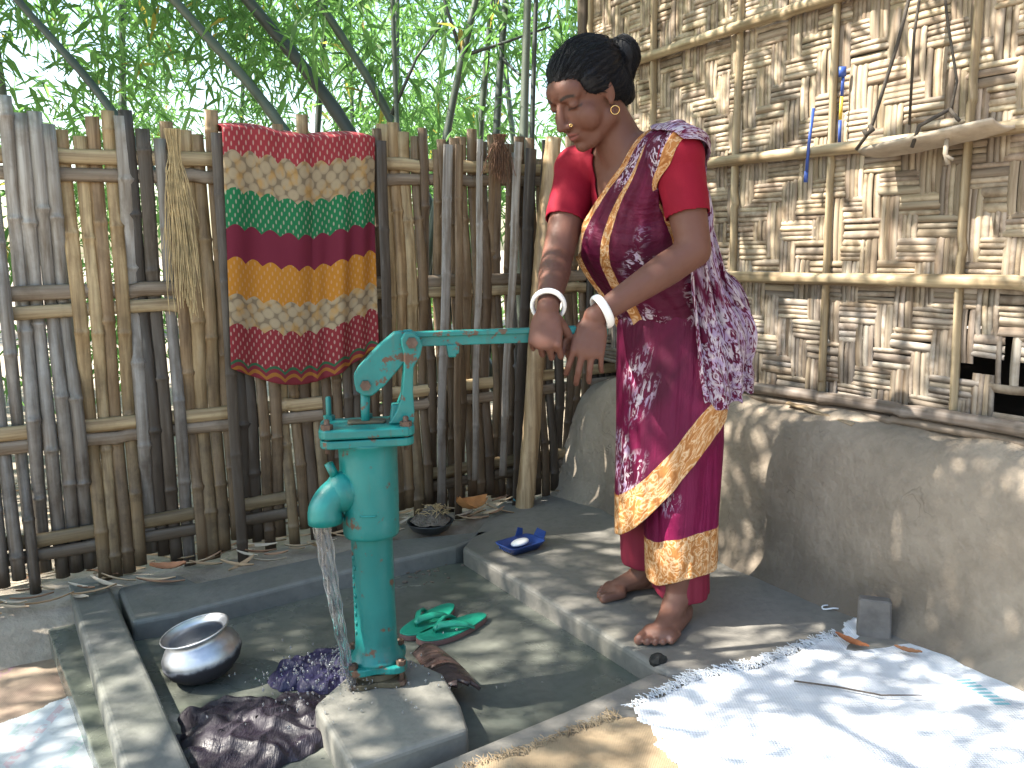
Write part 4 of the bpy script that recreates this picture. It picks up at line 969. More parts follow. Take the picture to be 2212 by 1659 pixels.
mat_piece('jute_sack', [(-.12, 1.47), (.009, 1.532), (.207, 1.663), (.255, 1.655), (.31, 1.478), (.40, 1.12), (.0, 1.1)], -.003, M_jute, 'brown jute sack with frayed edge beside the white sack', 'sack', 8, fringe=[((-.12, 1.47), (.009, 1.532), 130, .022), ((.009, 1.532), (.207, 1.663), 220, .024)])
mat_piece('jute_mat', [(-1.75, 2.35), (-1.562, 2.50), (-1.41, 2.56), (-1.13, 2.20), (-1.07, 2.06), (-1.075, 1.985), (-1.16, 1.835), (-1.5, 1.95)], -.118, M_juteL, 'old brown jute mat with a purple stain beside the side kerb', 'mat', 12, lump=.010)
mat_piece('printed_sack', [(-1.20, 1.83), (-1.075, 1.975), (-1.04, 2.015), (-.935, 1.83), (-.845, 1.667), (-.75, 1.45), (-1.1, 1.35), (-1.3, 1.6)], -.108, M_sackL, 'white woven sack printed with red and green lines by the kerb', 'sack', 15, lump=.008, fringe=[((-1.04, 2.015), (-.935, 1.83), 60, .012), ((-.935, 1.83), (-.845, 1.667), 60, .012)])
b = MB(); b.ell((0, 0, 0), (.022, .017, .016), None, 9, 6); b.v = [tuple(np.array(p)*(1+.22*math.sin(p[0]*210+p[2]*170)*math.cos(p[1]*190))) for p in b.v]; b.sm = [False]*len(b.sm); o = b.build('blob', simple('black_blob', (.012, .012, .010), .8, nscale=40, bump=.8, bscale=60)); o.location = (.325, 1.893, .004); o.rotation_euler = (0, 0, R(30)); tag(o, 'small black stone added for the shade under the near foot', 'blob')  # black lump added in place of the shaded patch beneath the toes
# upright brick, plastic ring, twig and grass blade
M_brick = simple('grey_brick', (.125, .115, .105), .9, nscale=22, namp=.35, bump=.7, bscale=70)
b = MB(); b.box((0, 0, .045), (.078, .045, .098), None, .95, .004); o = b.build('brick', M_brick); o.location = (.868, 2.015, -.006); o.rotation_euler = (R(-6), 0, R(-20)); tag(o, 'grey brick piece standing upright at the corner of the white sack', 'brick')
M_clear = simple('clear_plastic_scrap', (.70, .73, .75), .25)
b = MB(); b.tube([(.024*math.cos(2*math.pi*k/20)*(1.25 if math.cos(2*math.pi*k/20) < -.8 else 1), .013*math.sin(2*math.pi*k/20), .004+.002*math.sin(k)) for k in range(21)], .0022, 6); o = b.build('plastic_ring', M_clear); o.location = (.824, 2.165, .002); o.rotation_euler = (0, 0, R(10)); tag(o, 'thin white plastic ring lying on the step slab near the plinth', 'plastic ring')
M_twig = simple('twig', (.10, .08, .065), .9, nscale=30)
b = MB(); b.tube([(.60, 1.78, .006), (.68, 1.74, .012), (.76, 1.71, .008), (.84, 1.70, .012)], [.002, .0022, .0018, .001], 5); tag(b.build('twig', M_twig), 'long thin dark twig lying across the middle of the white sack', 'twig')
b = MB(); b.tube([(.91, 2.04, .008), (.98, 1.965, .012), (1.03, 1.88, .010), (1.06, 1.80, .012)], [.003, .003, .0025, .002], 5); tag(b.build('twig', M_twig), 'dark twig along the sack edge below the mud plinth', 'twig')
# ---- cloth hung on the fence
def striped_cloth():
    m = M('striped_print'); uv = m.coord('UV'); s = m.sep(uv); U, V_ = s.outputs['X'], s.outputs['Y']
    sc = m.math('MULTIPLY', m.math('ABSOLUTE', m.math('SINE', m.math('MULTIPLY', U, 28.0))), .022); v = m.math('ADD', V_, sc); v = m.math('ADD', v, m.math('MULTIPLY', m.math('SUBTRACT', m.noise(uv, 14, 2), .5), .010))
    RED, CRM, GRN, MAR, ORG = (.33, .035, .045), (.42, .33, .21), (.010, .17, .06), (.17, .012, .035), (.50, .205, .018)
    c = m.ramp(v, [(0, RED), (.125, CRM), (.255, GRN), (.395, MAR), (.525, ORG), (.672, CRM), (.795, (.25, .022, .03)), (.945, (.03, .11, .05)), (.957, (.20, .02, .03)), (.970, (.33, .13, .02)), (.985, (.20, .02, .03))], 'CONSTANT')
    # dotted weave on the plain bands, net lines and petals on the cream ones
    g = m.n('TexVoronoi', feature='F1'); m.set(g.inputs['Vector'], m.coord('UV', (15, 24, 1), (0, 0, .62))); g.inputs['Scale'].default_value = 1.0; g.inputs['Randomness'].default_value = .18
    pet = m.ramp(g.outputs['Distance'], [(.0, .85), (.3, 1), (.46, .75), (.56, 0)])
    cream = m.ramp(v, [(0, 0), (.125, 1), (.255, 0), (.672, 1), (.795, 0)], 'CONSTANT'); c = m.mix(m.math('MULTIPLY', cream, m.math('SUBTRACT', 1, pet)), c, (.22, .165, .105)); c = m.mix(m.math('MULTIPLY', cream, m.ramp(m.noise(uv, 16, 2), [(.5, 0), (.65, .6)])), c, (.50, .27, .06))
    dn = m.n('TexVoronoi', feature='F1'); m.set(dn.inputs['Vector'], m.coord('UV', (48, 26, 1), (0, 0, .5))); dn.inputs['Scale'].default_value = 1.0; dn.inputs['Randomness'].default_value = 0
    dots = m.math('MULTIPLY', m.ramp(dn.outputs['Distance'], [(.16, 1), (.26, 0)]), m.ramp(v, [(0, .8), (.125, 0), (.255, .75), (.395, 0), (.525, .35), (.672, 0), (.795, .7), (.945, 0)], 'CONSTANT')); c = m.mix(m.math('MULTIPLY', dots, .75), c, (.62, .50, .42))
    ln = m.n('TexWave', wave_type='BANDS', bands_direction='DIAGONAL'); m.set(ln.inputs['Vector'], m.coord('UV', (1, 1, 1))); ln.inputs['Scale'].default_value = 9
    m.p(Base_Color=c, Roughness=.85).bump(m.noise(m.coord('UV', (150, 220, 1)), 1, 2), .25, .002)
    tr = m.n('BsdfTranslucent'); m.set(tr.inputs[0], c); mx = m.n('MixShader'); mx.inputs[0].default_value = .22; m.t.links.new(m.b.outputs[0], mx.inputs[1]); m.t.links.new(tr.outputs[0], mx.inputs[2]); m.t.links.new(mx.outputs[0], m.out.inputs[0])
    nu, nv = 90, 120; P = np.zeros((nv, nu, 3)); uvs = np.zeros((nv, nu, 2)); u = np.linspace(0, 1, nu)
    sag = np.sin(np.pi*np.clip(u*1.05, 0, 1))**1.0
    for j in range(nv):
        q = j/(nv-1)*1.10-.10            # q < 0 hangs over the back
        s = -.135+.475*u-(.02-.004*u)*max(q, 0)*1.2-.05*max(q, 0)*(u-.5)*0
        if q < 0: d = np.full(nu, .045+.004); z = 1.318+q*.9*np.ones(nu)+.010*np.sin(u*9)
        else:
            top = max(0, 1-q/.03); d = -.052+(.085)*top**1.5+(-.010*np.sin(u*17+q*2)*min(1, q*3)-.007*np.sin(u*41+1+q*3)*min(1, q*2.2)*(u > .55)-.004*np.sin(u*29))
            z = 1.322-.012*u-q*(.725+.045*sag-.03*u)-.035*sag*min(1, q*5)+.008*np.sin(u*9)*(1-q)
        for i in range(nu): P[j, i] = FW(s[i], d[i], z[i])
        uvs[j] = np.stack([u, np.full(nu, max(q, 0))+.0-(.030*(1-sag)-.0)*min(1, max(q, 0)*3)], -1)
    o = obj('hanging_cloth', grid_mesh('hanging_cloth', P, uvs), m.m); tag(o, 'cloth of wavy red, cream, green, maroon and orange bands hung over the fence', 'cloth')
    so = o.modifiers.new('solid', 'SOLIDIFY'); so.thickness = .0015
striped_cloth()
# ---- fibre bundles hung on the fence
def fibres(name, label, s, z0, L, spread, col, n, seed, d0=-.055):
    r2 = random.Random(seed); b = MB(); base = FW(s, d0, z0)
    for k in range(n):
        a = r2.gauss(0, spread); a2 = r2.gauss(0, spread*.4); ln = L*r2.uniform(.45, 1.05); pts = []; ph = r2.uniform(0, 6)
        for i in range(8):
            t = i/7; pinch = 1-.65*math.exp(-((t-.22)/.12)**2); pts.append(FW(s+(a*(.5+.6*t)*pinch+.010*math.sin(t*5+ph)*t)+.03*t*t*math.sin(seed), d0+(abs(a2)*-.6)*pinch-.008*math.sin(t*9+ph), z0-ln*t)-base)
        b.tube(pts, .0013, 3, False)
    o = b.build(name, simple(name+'_colour', col, .8, nscale=30, namp=.4)); o.location = base; tag(o, label, 'fibre bundle')
fibres('jute_fibres', 'pale tan bundle of jute fibres hanging down the fence slats', -.275, 1.29, .52, .020, (.50, .38, .20), 150, 3)
fibres('coir_tuft', 'short reddish brown tuft of fibres caught on the fence top', .795, 1.325, .16, .022, (.16, .085, .05), 130, 6)
# ================================================================== the woman at the pump
FV = Vector((-.78, -.62, 0)).normalized(); LV = Vector((-FV.y, FV.x, 0)); UPZ = Vector((0, 0, 1))   # facing, her left
PEL = Vector((.435, 2.225, .755)); NB = Vector((.272, 2.095, 1.165)); SPU = (NB-PEL).normalized(); SPF = (FV-SPU*FV.dot(SPU)).normalized(); SPL = LV
def spine(t, f=0, l=0): return PEL.lerp(NB, t)+SPF*f+SPL*l
SHL = Vector((.372, 1.985, 1.132)); SHR = Vector((.172, 2.215, 1.128))
ELL_ = Vector((.402, 1.935, .930)); ELR = Vector((.112, 2.105, .915))
HEADC = Vector((.176, 2.066, 1.283)); HF = Vector((-.75, -.52, -.54)).normalized(); HU = (UPZ-HF*UPZ.dot(HF)).normalized(); HLf = HU.cross(HF)
def hd(l, f, u): return HEADC+HLf*l+HF*f+HU*u
def handle_axis(x): t = (x+.308)/math.cos(R(9)); return Vector((x, 1.822+t*math.sin(R(9)), .7625))
HANDS = {'L': dict(ax=handle_axis(.176), dp=Vector((-.22, -.30, -.93)).normalized(), nb=Vector((-.10, -.95, .30)), curls=[(26, 58, 92), (18, 48, 82), (20, 50, 86), (34, 66, 96)], th=-1),
         'R': dict(ax=handle_axis(.080), dp=Vector((-.12, -.38, -.90)).normalized(), nb=Vector((-.25, -.90, .36)), curls=[(62, 140, 200), (66, 146, 205), (70, 150, 208), (74, 154, 210)], th=1)}
for k, h in HANDS.items():
    h['nb'] = (h['nb']-h['dp']*h['nb'].dot(h['dp'])).normalized(); h['K'] = h['ax']+h['nb']*.026+h['dp']*(.056 if k == 'L' else .036); h['W'] = h['K']-h['dp']*.082
    h['ds'] = Vector((-1, 0, 0)) if k == 'L' else Vector((1, 0, 0)); h['ds'] = (h['ds']-h['dp']*h['ds'].dot(h['dp'])); h['ds'] = (h['ds']-h['nb']*h['ds'].dot(h['nb'])).normalized()
WRL, WRR = HANDS['L']['W'], HANDS['R']['W']
FEET = {'L': dict(heel=Vector((.432, 2.135, 0)), d=Vector((-.55, -.835, 0)).normalized(), big=-1), 'R': dict(heel=Vector((.415, 2.335, 0)), d=Vector((-.93, -.36, 0)).normalized(), big=1)}
def body_parts():
    b = MB(); A = (SPL, SPF, SPU)
    b.ell(spine(.02), (.150, .112, .125), A); b.ell(spine(.02, -.035, .06), (.085, .09, .10), A); b.ell(spine(.02, -.035, -.06), (.085, .09, .10), A)
    b.ell(spine(.32, .012), (.122, .098, .15), A); b.ell(spine(.66, .0), (.138, .102, .16), A); b.ell(spine(.90, -.012), (.155, .070, .075), A)
    for s in (-1, 1): b.ell(spine(.60, .078, s*.062), (.058, .055, .058), A)
    # neck and head
    b.cap(NB-SPU*.05, .060, hd(0, -.030, -.055), .050)
    b.ell(hd(0, -.014, .026), (.070, .088, .080), (HLf, HF, HU), 28, 18); b.ell(hd(0, .020, -.028), (.059, .062, .068), (HLf, HF, HU), 24, 16); b.ell(hd(0, .040, -.068), (.038, .038, .036), (HLf, HF, HU))
    b.ell(hd(0, .062, -.093), (.019, .017, .016), (HLf, HF, HU)); b.ell(hd(0, .050, .030), (.056, .032, .034), (HLf, HF, HU))
    for s in (-1, 1):
        b.ell(hd(s*.035, .043, -.034), (.031, .031, .035), (HLf, HF, HU)); b.cap(hd(s*.044, .0, -.060), .026, hd(s*.014, .046, -.088), .022)
        b.ell(hd(s*.031, .0665, .004), (.0150, .0125, .0105), (HLf, HF, HU)); b.cap(hd(s*.016, .078, .021), .0075, hd(s*.046, .062, .020), .0065)
        ex = (HLf*s*.35-HF*.94).normalized(); ey = HU; ez = ex.cross(ey)
        b.ell(hd(s*.071, -.008, -.006), (.017, .028, .0060), (ex, ey, ez), 18, 12); b.ell(hd(s*.070, -.002, -.030), (.010, .011, .0065), (ex, ey, ez)); b.ell(hd(s*.0115, .088, -.036), (.0085, .010, .0075), (HLf, HF, HU), 14, 10)
    b.cap(hd(0, .078, .010), .0085, hd(0, .097, -.028), .0105); b.ell(hd(0, .101, -.033), (.0105, .0105, .0095), (HLf, HF, HU), 14, 10)
    b.cap(hd(-.015, .077, -.0575), .0048, hd(.0, .0855, -.0555), .0062); b.cap(hd(.015, .077, -.0575), .0048, hd(.0, .0855, -.0555), .0062)
    b.cap(hd(-.012, .076, -.067), .0050, hd(.0, .082, -.0685), .0072); b.cap(hd(.012, .076, -.067), .0050, hd(.0, .082, -.0685), .0072)
    b.ell(hd(0, .073, -.058), (.022, .010, .020), (HLf, HF, HU))
    # arms
    for SH, EL, WR, sd in ((SHL, ELL_, WRL, 1), (SHR, ELR, WRR, -1)):
        b.ell(SH, (.054, .056, .054)); b.cap(spine(.92, -.01, sd*.10), .055, SH, .052); b.cap(SH, .050, EL, .0385); m = EL.lerp(WR, .3); b.cap(EL, .0375, m, .0385); b.cap(m, .0385, EL.lerp(WR, .75), .029); b.cap(EL.lerp(WR, .75), .029, WR, .0245)
    # hands
    for k, h in HANDS.items():
        W, dp, nb, ds, K = h['W'], h['dp'], h['nb'], h['ds'], h['K']; A2 = (ds, dp, nb)
        b.ell(W.lerp(K, .55), (.036, .050, .0145), A2); b.ell(W.lerp(K, .8), (.037, .030, .0135), A2); b.ell(W.lerp(K, .2), (.026, .032, .0175), A2)
        for (off, ln, rad, bk), cu in zip(((.0305, .074, .0080, .0), (.0103, .082, .0082, .003), (-.0097, .077, .0079, .0), (-.0290, .060, .0070, -.006)), h['curls']):
            p = K+ds*off+dp*bk; b.cap(p-dp*.03, rad, p, rad*1.12)
            for ang, fr in zip(cu, (.44, .31, .25)):
                d = dp*math.cos(R(ang))-nb*math.sin(R(ang))+ds*off*(4.0 if k == 'L' else 1.0); d.normalize(); q = p+d*ln*fr*1.05; b.cap(p, rad, q, rad*.94, 10); p = q; rad *= .94
        p = W+dp*.022+ds*.022-nb*.006
        for d, ln, rad in (((ds*.50+dp*.62-nb*.75), .038, .0120), ((ds*.05+dp*.70-nb*.80), .031, .0102), ((ds*-.1+dp*.75-nb*.65), .025, .0090)):
            q = p+d.normalized()*ln; b.cap(p, rad, q, rad*.92, 10); p = q
    # legs and feet
    for k, sg in (('L', 1), ('R', -1)):
        f = FEET[k]; hip = PEL+LV*sg*.082-UPZ*.03; an = f['heel']+f['d']*.045+UPZ*.075; kn = hip.lerp(an, .48)+FV*.045; b.cap(hip, .090, kn, .056); b.cap(kn, .055, kn.lerp(an, .35), .054); b.cap(kn.lerp(an, .35), .054, an, .0345)
        H, d = f['heel'], f['d']; s = Vector((-d.y, d.x, 0))*f['big']     # towards the big toe
        if k == 'L': s = Vector((d.y, -d.x, 0))
        else: s = Vector((-d.y, d.x, 0))
        b.ell(H+d*.026+UPZ*.026, (.031, .036, .027), (s, d, UPZ)); b.cap(an, .035, H+d*.085+UPZ*.044, .030); b.cap(H+d*.075+UPZ*.042, .031, H+d*.150+UPZ*.023, .022)
        b.cap(H+d*.03+UPZ*.02-s*.010, .023, H+d*.145+UPZ*.016-s*.022, .0175); b.ell(H+d*.155+UPZ*.019, (.043, .030, .0185), (s, d, UPZ)); b.ell(an+s*.028, (.013, .015, .014)); b.ell(an-s*.028-UPZ*.004, (.013, .015, .014))
        for off, st, ln, rad in ((.0325, .170, .036, .0122), (.0105, .172, .035, .0086), (-.0070, .167, .032, .0080), (-.0230, .160, .028, .0076), (-.0380, .150, .024, .0078)):
            p = H+d*st+s*off+UPZ*.015; q = p+d*ln+UPZ*(-.004); b.cap(p-d*.02, rad, q, rad, 10)
    return b
def evaluated(o):
    dg = bpy.context.evaluated_depsgraph_get(); dg.update(); me = bpy.data.meshes.new_from_object(o.evaluated_get(dg)); return me
def remeshed(b, voxel, name):
    me = b.mesh(name); o = bpy.data.objects.new(name, me); COL.objects.link(o); r_ = o.modifiers.new('r', 'REMESH'); r_.mode = 'VOXEL'; r_.voxel_size = voxel; r_.use_smooth_shade = True
    out = evaluated(o); bpy.data.objects.remove(o); bpy.data.meshes.remove(me); out.name = name; return out
def get_v(me): v = np.empty(len(me.vertices)*3, np.float32); me.vertices.foreach_get('co', v); return v.reshape(-1, 3).astype(float)
def get_n(me): v = np.empty(len(me.vertices)*3, np.float32); me.vertices.foreach_get('normal', v); return v.reshape(-1, 3).astype(float)
def get_e(me): e = np.empty(len(me.edges)*2, np.int32); me.edges.foreach_get('vertices', e); return e.reshape(-1, 2)
def lap(V, E, it, wgt, lam=.5):
    n = len(V); deg = np.bincount(E.ravel(), minlength=n)[:, None].clip(1)
    for _ in range(it):
        S = np.zeros_like(V)
        for k in range(3): S[:, k] = np.bincount(E[:, 0], V[E[:, 1], k], n)+np.bincount(E[:, 1], V[E[:, 0], k], n)
        V = V+(S/deg-V)*lam*wgt
    return V
def dist_seg(V, a, b):
    a = np.array(a); b = np.array(b); d = b-a; t = np.clip(((V-a) @ d)/(d @ d), 0, 1); return np.linalg.norm(V-(a+t[:, None]*d), axis=1), t
person = empty('person', (.40, 2.22, 0)); PO = person.location.copy()
tag(person, 'woman in a maroon saree and red blouse bending to work the pump handle', 'person')
def to_local(me):
    V = get_v(me)-np.array(PO); me.vertices.foreach_set('co', V.astype(np.float32).ravel()); me.update()
def build_body():
    me = remeshed(body_parts(), .0031, 'body'); V = get_v(me); E = get_e(me)
    hl = (V-np.array(HEADC)) @ np.array([HLf, HF, HU]).T; ishead = (np.linalg.norm(hl, axis=1) < .14)
    face = ishead & (hl[:, 1] > .04); hand = np.zeros(len(V), bool)
    for h in HANDS.values(): hand |= np.linalg.norm(V-np.array(h['K']), axis=1) < .10
    foot = V[:, 2] < .06
    w_ = np.ones((len(V), 1)); w_[face] = .75; w_[hand] = .33; w_[foot] = .28
    V = lap(V, E, 9, w_); V = lap(V, E, 22, np.where((face | hand | foot)[:, None], 0, 1.0))
    # sculpt: eye sockets, philtrum and mouth line
    hl = (V-np.array(HEADC)) @ np.array([HLf, HF, HU]).T
    def brush(l, f, u, rl, ru, amt, dr):
        nonlocal V
        g = np.exp(-((hl[:, 0]-l)/rl)**2-((hl[:, 2]-u)/ru)**2)*(hl[:, 1] > .03)*ishead; V = V+(g*amt)[:, None]*np.array(dr)
    for s in (-1, 1): brush(s*.018, 0, .006, .009, .010, -.004, HF); brush(s*.030, 0, -.010, .014, .005, -.0025, HF)
    brush(0, 0, -.0618, .019, .0022, -.0035, HF); brush(0, 0, -.080, .016, .006, -.003, HF); brush(0, 0, .016, .010, .007, -.003, HF)
    me.vertices.foreach_set('co', V.astype(np.float32).ravel()); me.update()
    # skin colours
    hl = (V-np.array(HEADC)) @ np.array([HLf, HF, HU]).T
    C = np.tile(np.array([.128, .054, .036]), (len(V), 1)); C *= (1+.05*fbm(V[:, 0]*1.0+V[:, 2], V[:, 1]-V[:, 2], 4, 3, 30))[:, None]
    def paint(mask, col):
        nonlocal C
        m_ = np.clip(mask, 0, 1)[:, None]; C = C*(1-m_)+np.array(col)*m_
    def sm(x, a, b): t = np.clip((x-a)/(b-a), 0, 1); return t*t*(3-2*t)
    fr = ishead & (hl[:, 1] > .045)
    for s in (-1, 1):
        x = (hl[:, 0]*s-.031); arch = .023+.003*np.cos(x/.016*1.2)-.12*np.abs(x); paint(fr*(1-sm(np.abs(hl[:, 2]-arch), .0022, .0048))*(1-sm(np.abs(x), .014, .020))*.95, (.018, .012, .010))
        lid = -.001-.10*(x**2)/.016-.0005; paint(fr*(1-sm(np.abs(hl[:, 2]-lid+.001), .0012, .0036))*(1-sm(np.abs(x), .0125, .0165))*.97, (.012, .009, .009))
        paint(fr*(1-sm(np.hypot(x/.020, (hl[:, 2]-.002)/.013), .5, 1.15))*.40, (.11, .052, .038))
    paint(fr*(hl[:, 1] > .066)*(1-sm(np.hypot(hl[:, 0]/.021, (hl[:, 2]+.0615)/.0115), .65, 1.0))*.75, (.21, .065, .058))
    paint(fr*(1-sm(np.abs(hl[:, 2]+.0618), .0006, .0020))*(np.abs(hl[:, 0]) < .019)*.8, (.05, .02, .018))
    paint((V[:, 2] < .09)*.35, (.22, .115, .082)); paint(sm(-(V[:, 2]), -.012, -.002)*.5, (.36, .22, .16))
    for k, f in FEET.items():
        for off, st in ((.031, .204), (.0095, .204), (-.0065, .196), (-.0205, .186), (-.0335, .173)):
            d = f['d']; s = Vector((d.y, -d.x, 0)) if k == 'L' else Vector((-d.y, d.x, 0)); p = f['heel']+d*(st+.004)+s*off+UPZ*.022; paint((1-sm(np.linalg.norm(V-np.array(p), axis=1), .004, .0075))*.7, (.34, .21, .17))
    at = me.color_attributes.new('Col', 'FLOAT_COLOR', 'POINT'); at.data.foreach_set('color', np.column_stack([C, np.ones(len(C))]).astype(np.float32).ravel())
    m = M('brown_skin'); a = m.n('VertexColor'); a.layer_name = 'Col'; f = m.noise(m.coord(), 90, 3); m.p(Base_Color=a.outputs[0], Roughness=m.ramp(f, [(.3, .5), (.7, .66)])).bump(m.noise(m.coord(), 260, 3), .15, .001); m.b.inputs['Specular IOR Level'].default_value = .35
    m.b.inputs['Subsurface Weight'].default_value = .12; m.b.inputs['Subsurface Radius'].default_value = (.6, .25, .15); m.b.inputs['Subsurface Scale'].default_value = .01
    me.materials.clear(); me.materials.append(m.m); return me, V, E
body_me, BV, BE = build_body()
me_faces = np.array([p.vertices[:] for p in body_me.polygons]); BN = get_n(body_me)
BVH = BVHTree.FromPolygons([Vector(v) for v in BV], [tuple(f) for f in me_faces])
# ---- blouse: a shell lifted off the torso and upper arms
M_blouse = M('red_blouse_cloth')
def _bl():
    m = M('red_blouse_cloth'); f = m.noise(m.coord(), 8, 3); m.p(Base_Color=m.mix(f, (.16, .003, .014), (.245, .005, .02)), Roughness=.75).bump(m.math('ADD', m.noise(m.coord(), 30, 3), m.math('MULTIPLY', m.noise(m.coord('Object', (400, 400, 400)), 1, 1), .3)), .35, .005); m.b.inputs['Specular IOR Level'].default_value = .2; return m.m
M_blouse = _bl()
def build_blouse():
    ds, ts = dist_seg(BV, PEL, NB+SPU*.03); keep = np.zeros(len(BV), bool); rel = BV-np.array(NB)
    dul, tul = dist_seg(BV, SHL, ELL_); dur, tur = dist_seg(BV, SHR, ELR); dfl, _ = dist_seg(BV, ELL_, WRL); dfr, _ = dist_seg(BV, ELR, WRR); dh = np.linalg.norm(BV-np.array(HEADC), axis=1)
    torso = (ts > .50) & (ds < .20) & (dul > .06) & (dur > .06); armL = (dul < .075) & (tul < .60) & (dul <= dfl+.02) & (BV[:, 2] > 1.0-.0); armR = (dur < .075) & (tur < .60)
    keep = torso | ((dul < .075) & (tul < .63) & (dul < ds+.02)) | ((dur < .075) & (tur < .60))
    f = rel @ np.array(SPF); u = rel @ np.array(SPU); l = rel @ np.array(SPL)
    neck = (np.hypot(l/.072, (u-.02)/.135) < 1) & (f > -.01) | (u > .005) & (np.abs(l) < .085) | (dh < .118)
    keep &= ~neck
    fk = keep[me_faces].all(1); used = np.unique(me_faces[fk]); remap = -np.ones(len(BV), int); remap[used] = np.arange(len(used)); F = remap[me_faces[fk]]
    VV = BV[used]+BN[used]*(.0045+.0018*fbm(BV[used][:, 0]*1.3, BV[used][:, 2]+BV[used][:, 1], 8, 3, 35))[:, None]
    me = mesh_np('blouse', VV, F); E = get_e(me); VV = lap(VV, E, 3, np.ones((len(VV), 1))); me.vertices.foreach_set('co', VV.astype(np.float32).ravel()); me.update(); to_local(me)
    o = obj('blouse', me, M_blouse, person); s = o.modifiers.new('solid', 'SOLIDIFY'); s.thickness = .003; s.offset = 1; tag(o, 'short sleeved red blouse')
build_blouse()
# ---- saree
def mat_saree(name, base, base2, bw, motif, seed, translucent=.1, edge2=None, mscale=5.5, mid=None, pth=.50):
    """UV in metres: x along the edge, y from the hem (border) inwards"""
    m = M(name); uv = m.coord('UV'); s = m.sep(uv); Y = s.outputs['Y']
    c = m.mix(m.ramp(m.noise(uv, 5, 3), [(.35, 0), (.7, 1)]), base, base2)
    # lilac-white sprays: streaky petals inside loose cells
    off = m.n('VectorMath', operation='ADD'); m.set(off.inputs[0], uv); off.inputs[1].default_value = (seed, seed*.7, 0)
    cell = m.n('TexVoronoi', feature='F1'); m.set(cell.inputs['Vector'], off.outputs[0]); cell.inputs['Scale'].default_value = mscale; cell.inputs['Randomness'].default_value = .8
    pet = m.noise(m.n('Mapping', Vector=off.outputs[0], Scale=(1, .45, 1)).outputs[0], 75, 3, .6, 1.2); zone = m.ramp(cell.outputs['Distance'], [(.20+.3*motif, 1), (.34+.3*motif, 0)])
    k = m.math('MULTIPLY', zone, m.ramp(pet, [(pth, 0), (pth+.07, 1)])); c = m.mix(m.math('MULTIPLY', k, .92), c, m.ramp(m.noise(uv, 30, 2), [(.4, (.44, .33, .50)), (.6, (.66, .58, .62))]))
    # orange border with pale swirls
    sw = m.noise(uv, 26, 3, .5, 2.5); org = m.ramp(sw, [(.36, (.34, .13, .035)), (.47, (.50, .23, .075)), (.54, (.70, .50, .30)), (.60, (.46, .20, .06))])
    wob = m.math('ADD', Y, m.math('MULTIPLY', m.math('SUBTRACT', m.noise(uv, 20, 2), .5), .012)); band = m.math('LESS_THAN', wob, bw); c = m.mix(band, c, org)
    if mid: k3 = m.math('MULTIPLY', m.math('GREATER_THAN', wob, mid[0]), m.math('LESS_THAN', wob, mid[1])); c = m.mix(k3, c, org)
    if edge2: b2 = m.math('GREATER_THAN', wob, edge2); c = m.mix(b2, c, org)
    m.p(Base_Color=c, Roughness=.6).bump(m.math('ADD', m.math('MULTIPLY', m.noise(uv, 60, 3), .2), m.math('ADD', m.math('MULTIPLY', m.noise(m.coord('UV', (500, 500, 1)), 1, 1), .05), m.noise(m.coord('UV', (34, 5, 1), (0, 0, .35)), 1, 3, .5, .6))), .55, .016); m.b.inputs['Specular IOR Level'].default_value = .25
    if translucent:
        tr = m.n('BsdfTranslucent'); m.set(tr.inputs[0], c); mx = m.n('MixShader'); mx.inputs[0].default_value = translucent; m.t.links.new(m.b.outputs[0], mx.inputs[1]); m.t.links.new(tr.outputs[0], mx.inputs[2]); m.t.links.new(mx.outputs[0], m.out.inputs[0])
    return m.m
MARO, MAG = (.085, .004, .022), (.20, .006, .058)
def smooth_grid(P, it=1, closed=False):
    for _ in range(it):
        Q = P.copy(); up = np.roll(P, 1, 1); dn = np.roll(P, -1, 1)
        if not closed: up[:, 0] = P[:, 0]; dn[:, -1] = P[:, -1]
        Q[1:-1] = (P[1:-1]*2+up[1:-1]+dn[1:-1]+P[:-2]+P[2:])/6; P = Q
    return P
def push_out(P, off):
    for i in range(P.shape[0]):
        for j in range(P.shape[1]):
            p = Vector(P[i, j]); r_ = BVH.find_nearest(p, .2)
            if r_[0] is None: continue
            o = off[i, j] if hasattr(off, 'shape') else off
            if (p-r_[0]).dot(r_[1]) < o: P[i, j] = r_[0]+r_[1]*o
    return P
def cloth_part(name, P, uv, mat, label, closed=False, parent=None, thick=.0022, sub=1):
    me = grid_mesh(name, P-np.array(PO), uv, closed); o = obj(name, me, mat, person if parent is None else parent)
    s = o.modifiers.new('solid', 'SOLIDIFY'); s.thickness = thick; s.offset = 0
    if sub: q = o.modifiers.new('sub', 'SUBSURF'); q.levels = 1; q.render_levels = 1
    if label: o['label'] = label
    return o
def tube_cloth(name, rows, hem, nz, mat, label, pleats, seed, nu=120, uvscale=1.0):
    """rows: (z, cx, cy, rx, ry) top to bottom; hem(theta) = z of the lower edge"""
    th = np.linspace(0, 2*np.pi, nu, endpoint=False); rows = np.array(rows); P = np.zeros((nz, nu, 3)); uv = np.zeros((nz, nu, 2)); g = np.random.default_rng(seed); hz = np.array([hem(t) for t in th]); zt = rows[0, 0]
    ph = g.uniform(0, 6, 4)
    for i in range(nz):
        t = i/(nz-1); z = zt+(hz-zt)*t; zi = rows[::-1, 0]; v = [np.interp(z, zi, rows[::-1, k]) for k in range(1, 5)]
        rip = 1+pleats*t*(np.sin(7*th+ph[0]+2*t)*.5+np.sin(13*th+ph[1]-3*t)*.35+np.sin(23*th+ph[2])*.22)+pleats*.5*np.sin(3*th+5*t+ph[3])
        P[i] = np.stack([v[0]+v[2]*rip*np.cos(th), v[1]+v[3]*rip*np.sin(th), z], -1); uv[i] = np.stack([th/(2*np.pi)*.8*uvscale, (z-hz)], -1)
    return P, uv
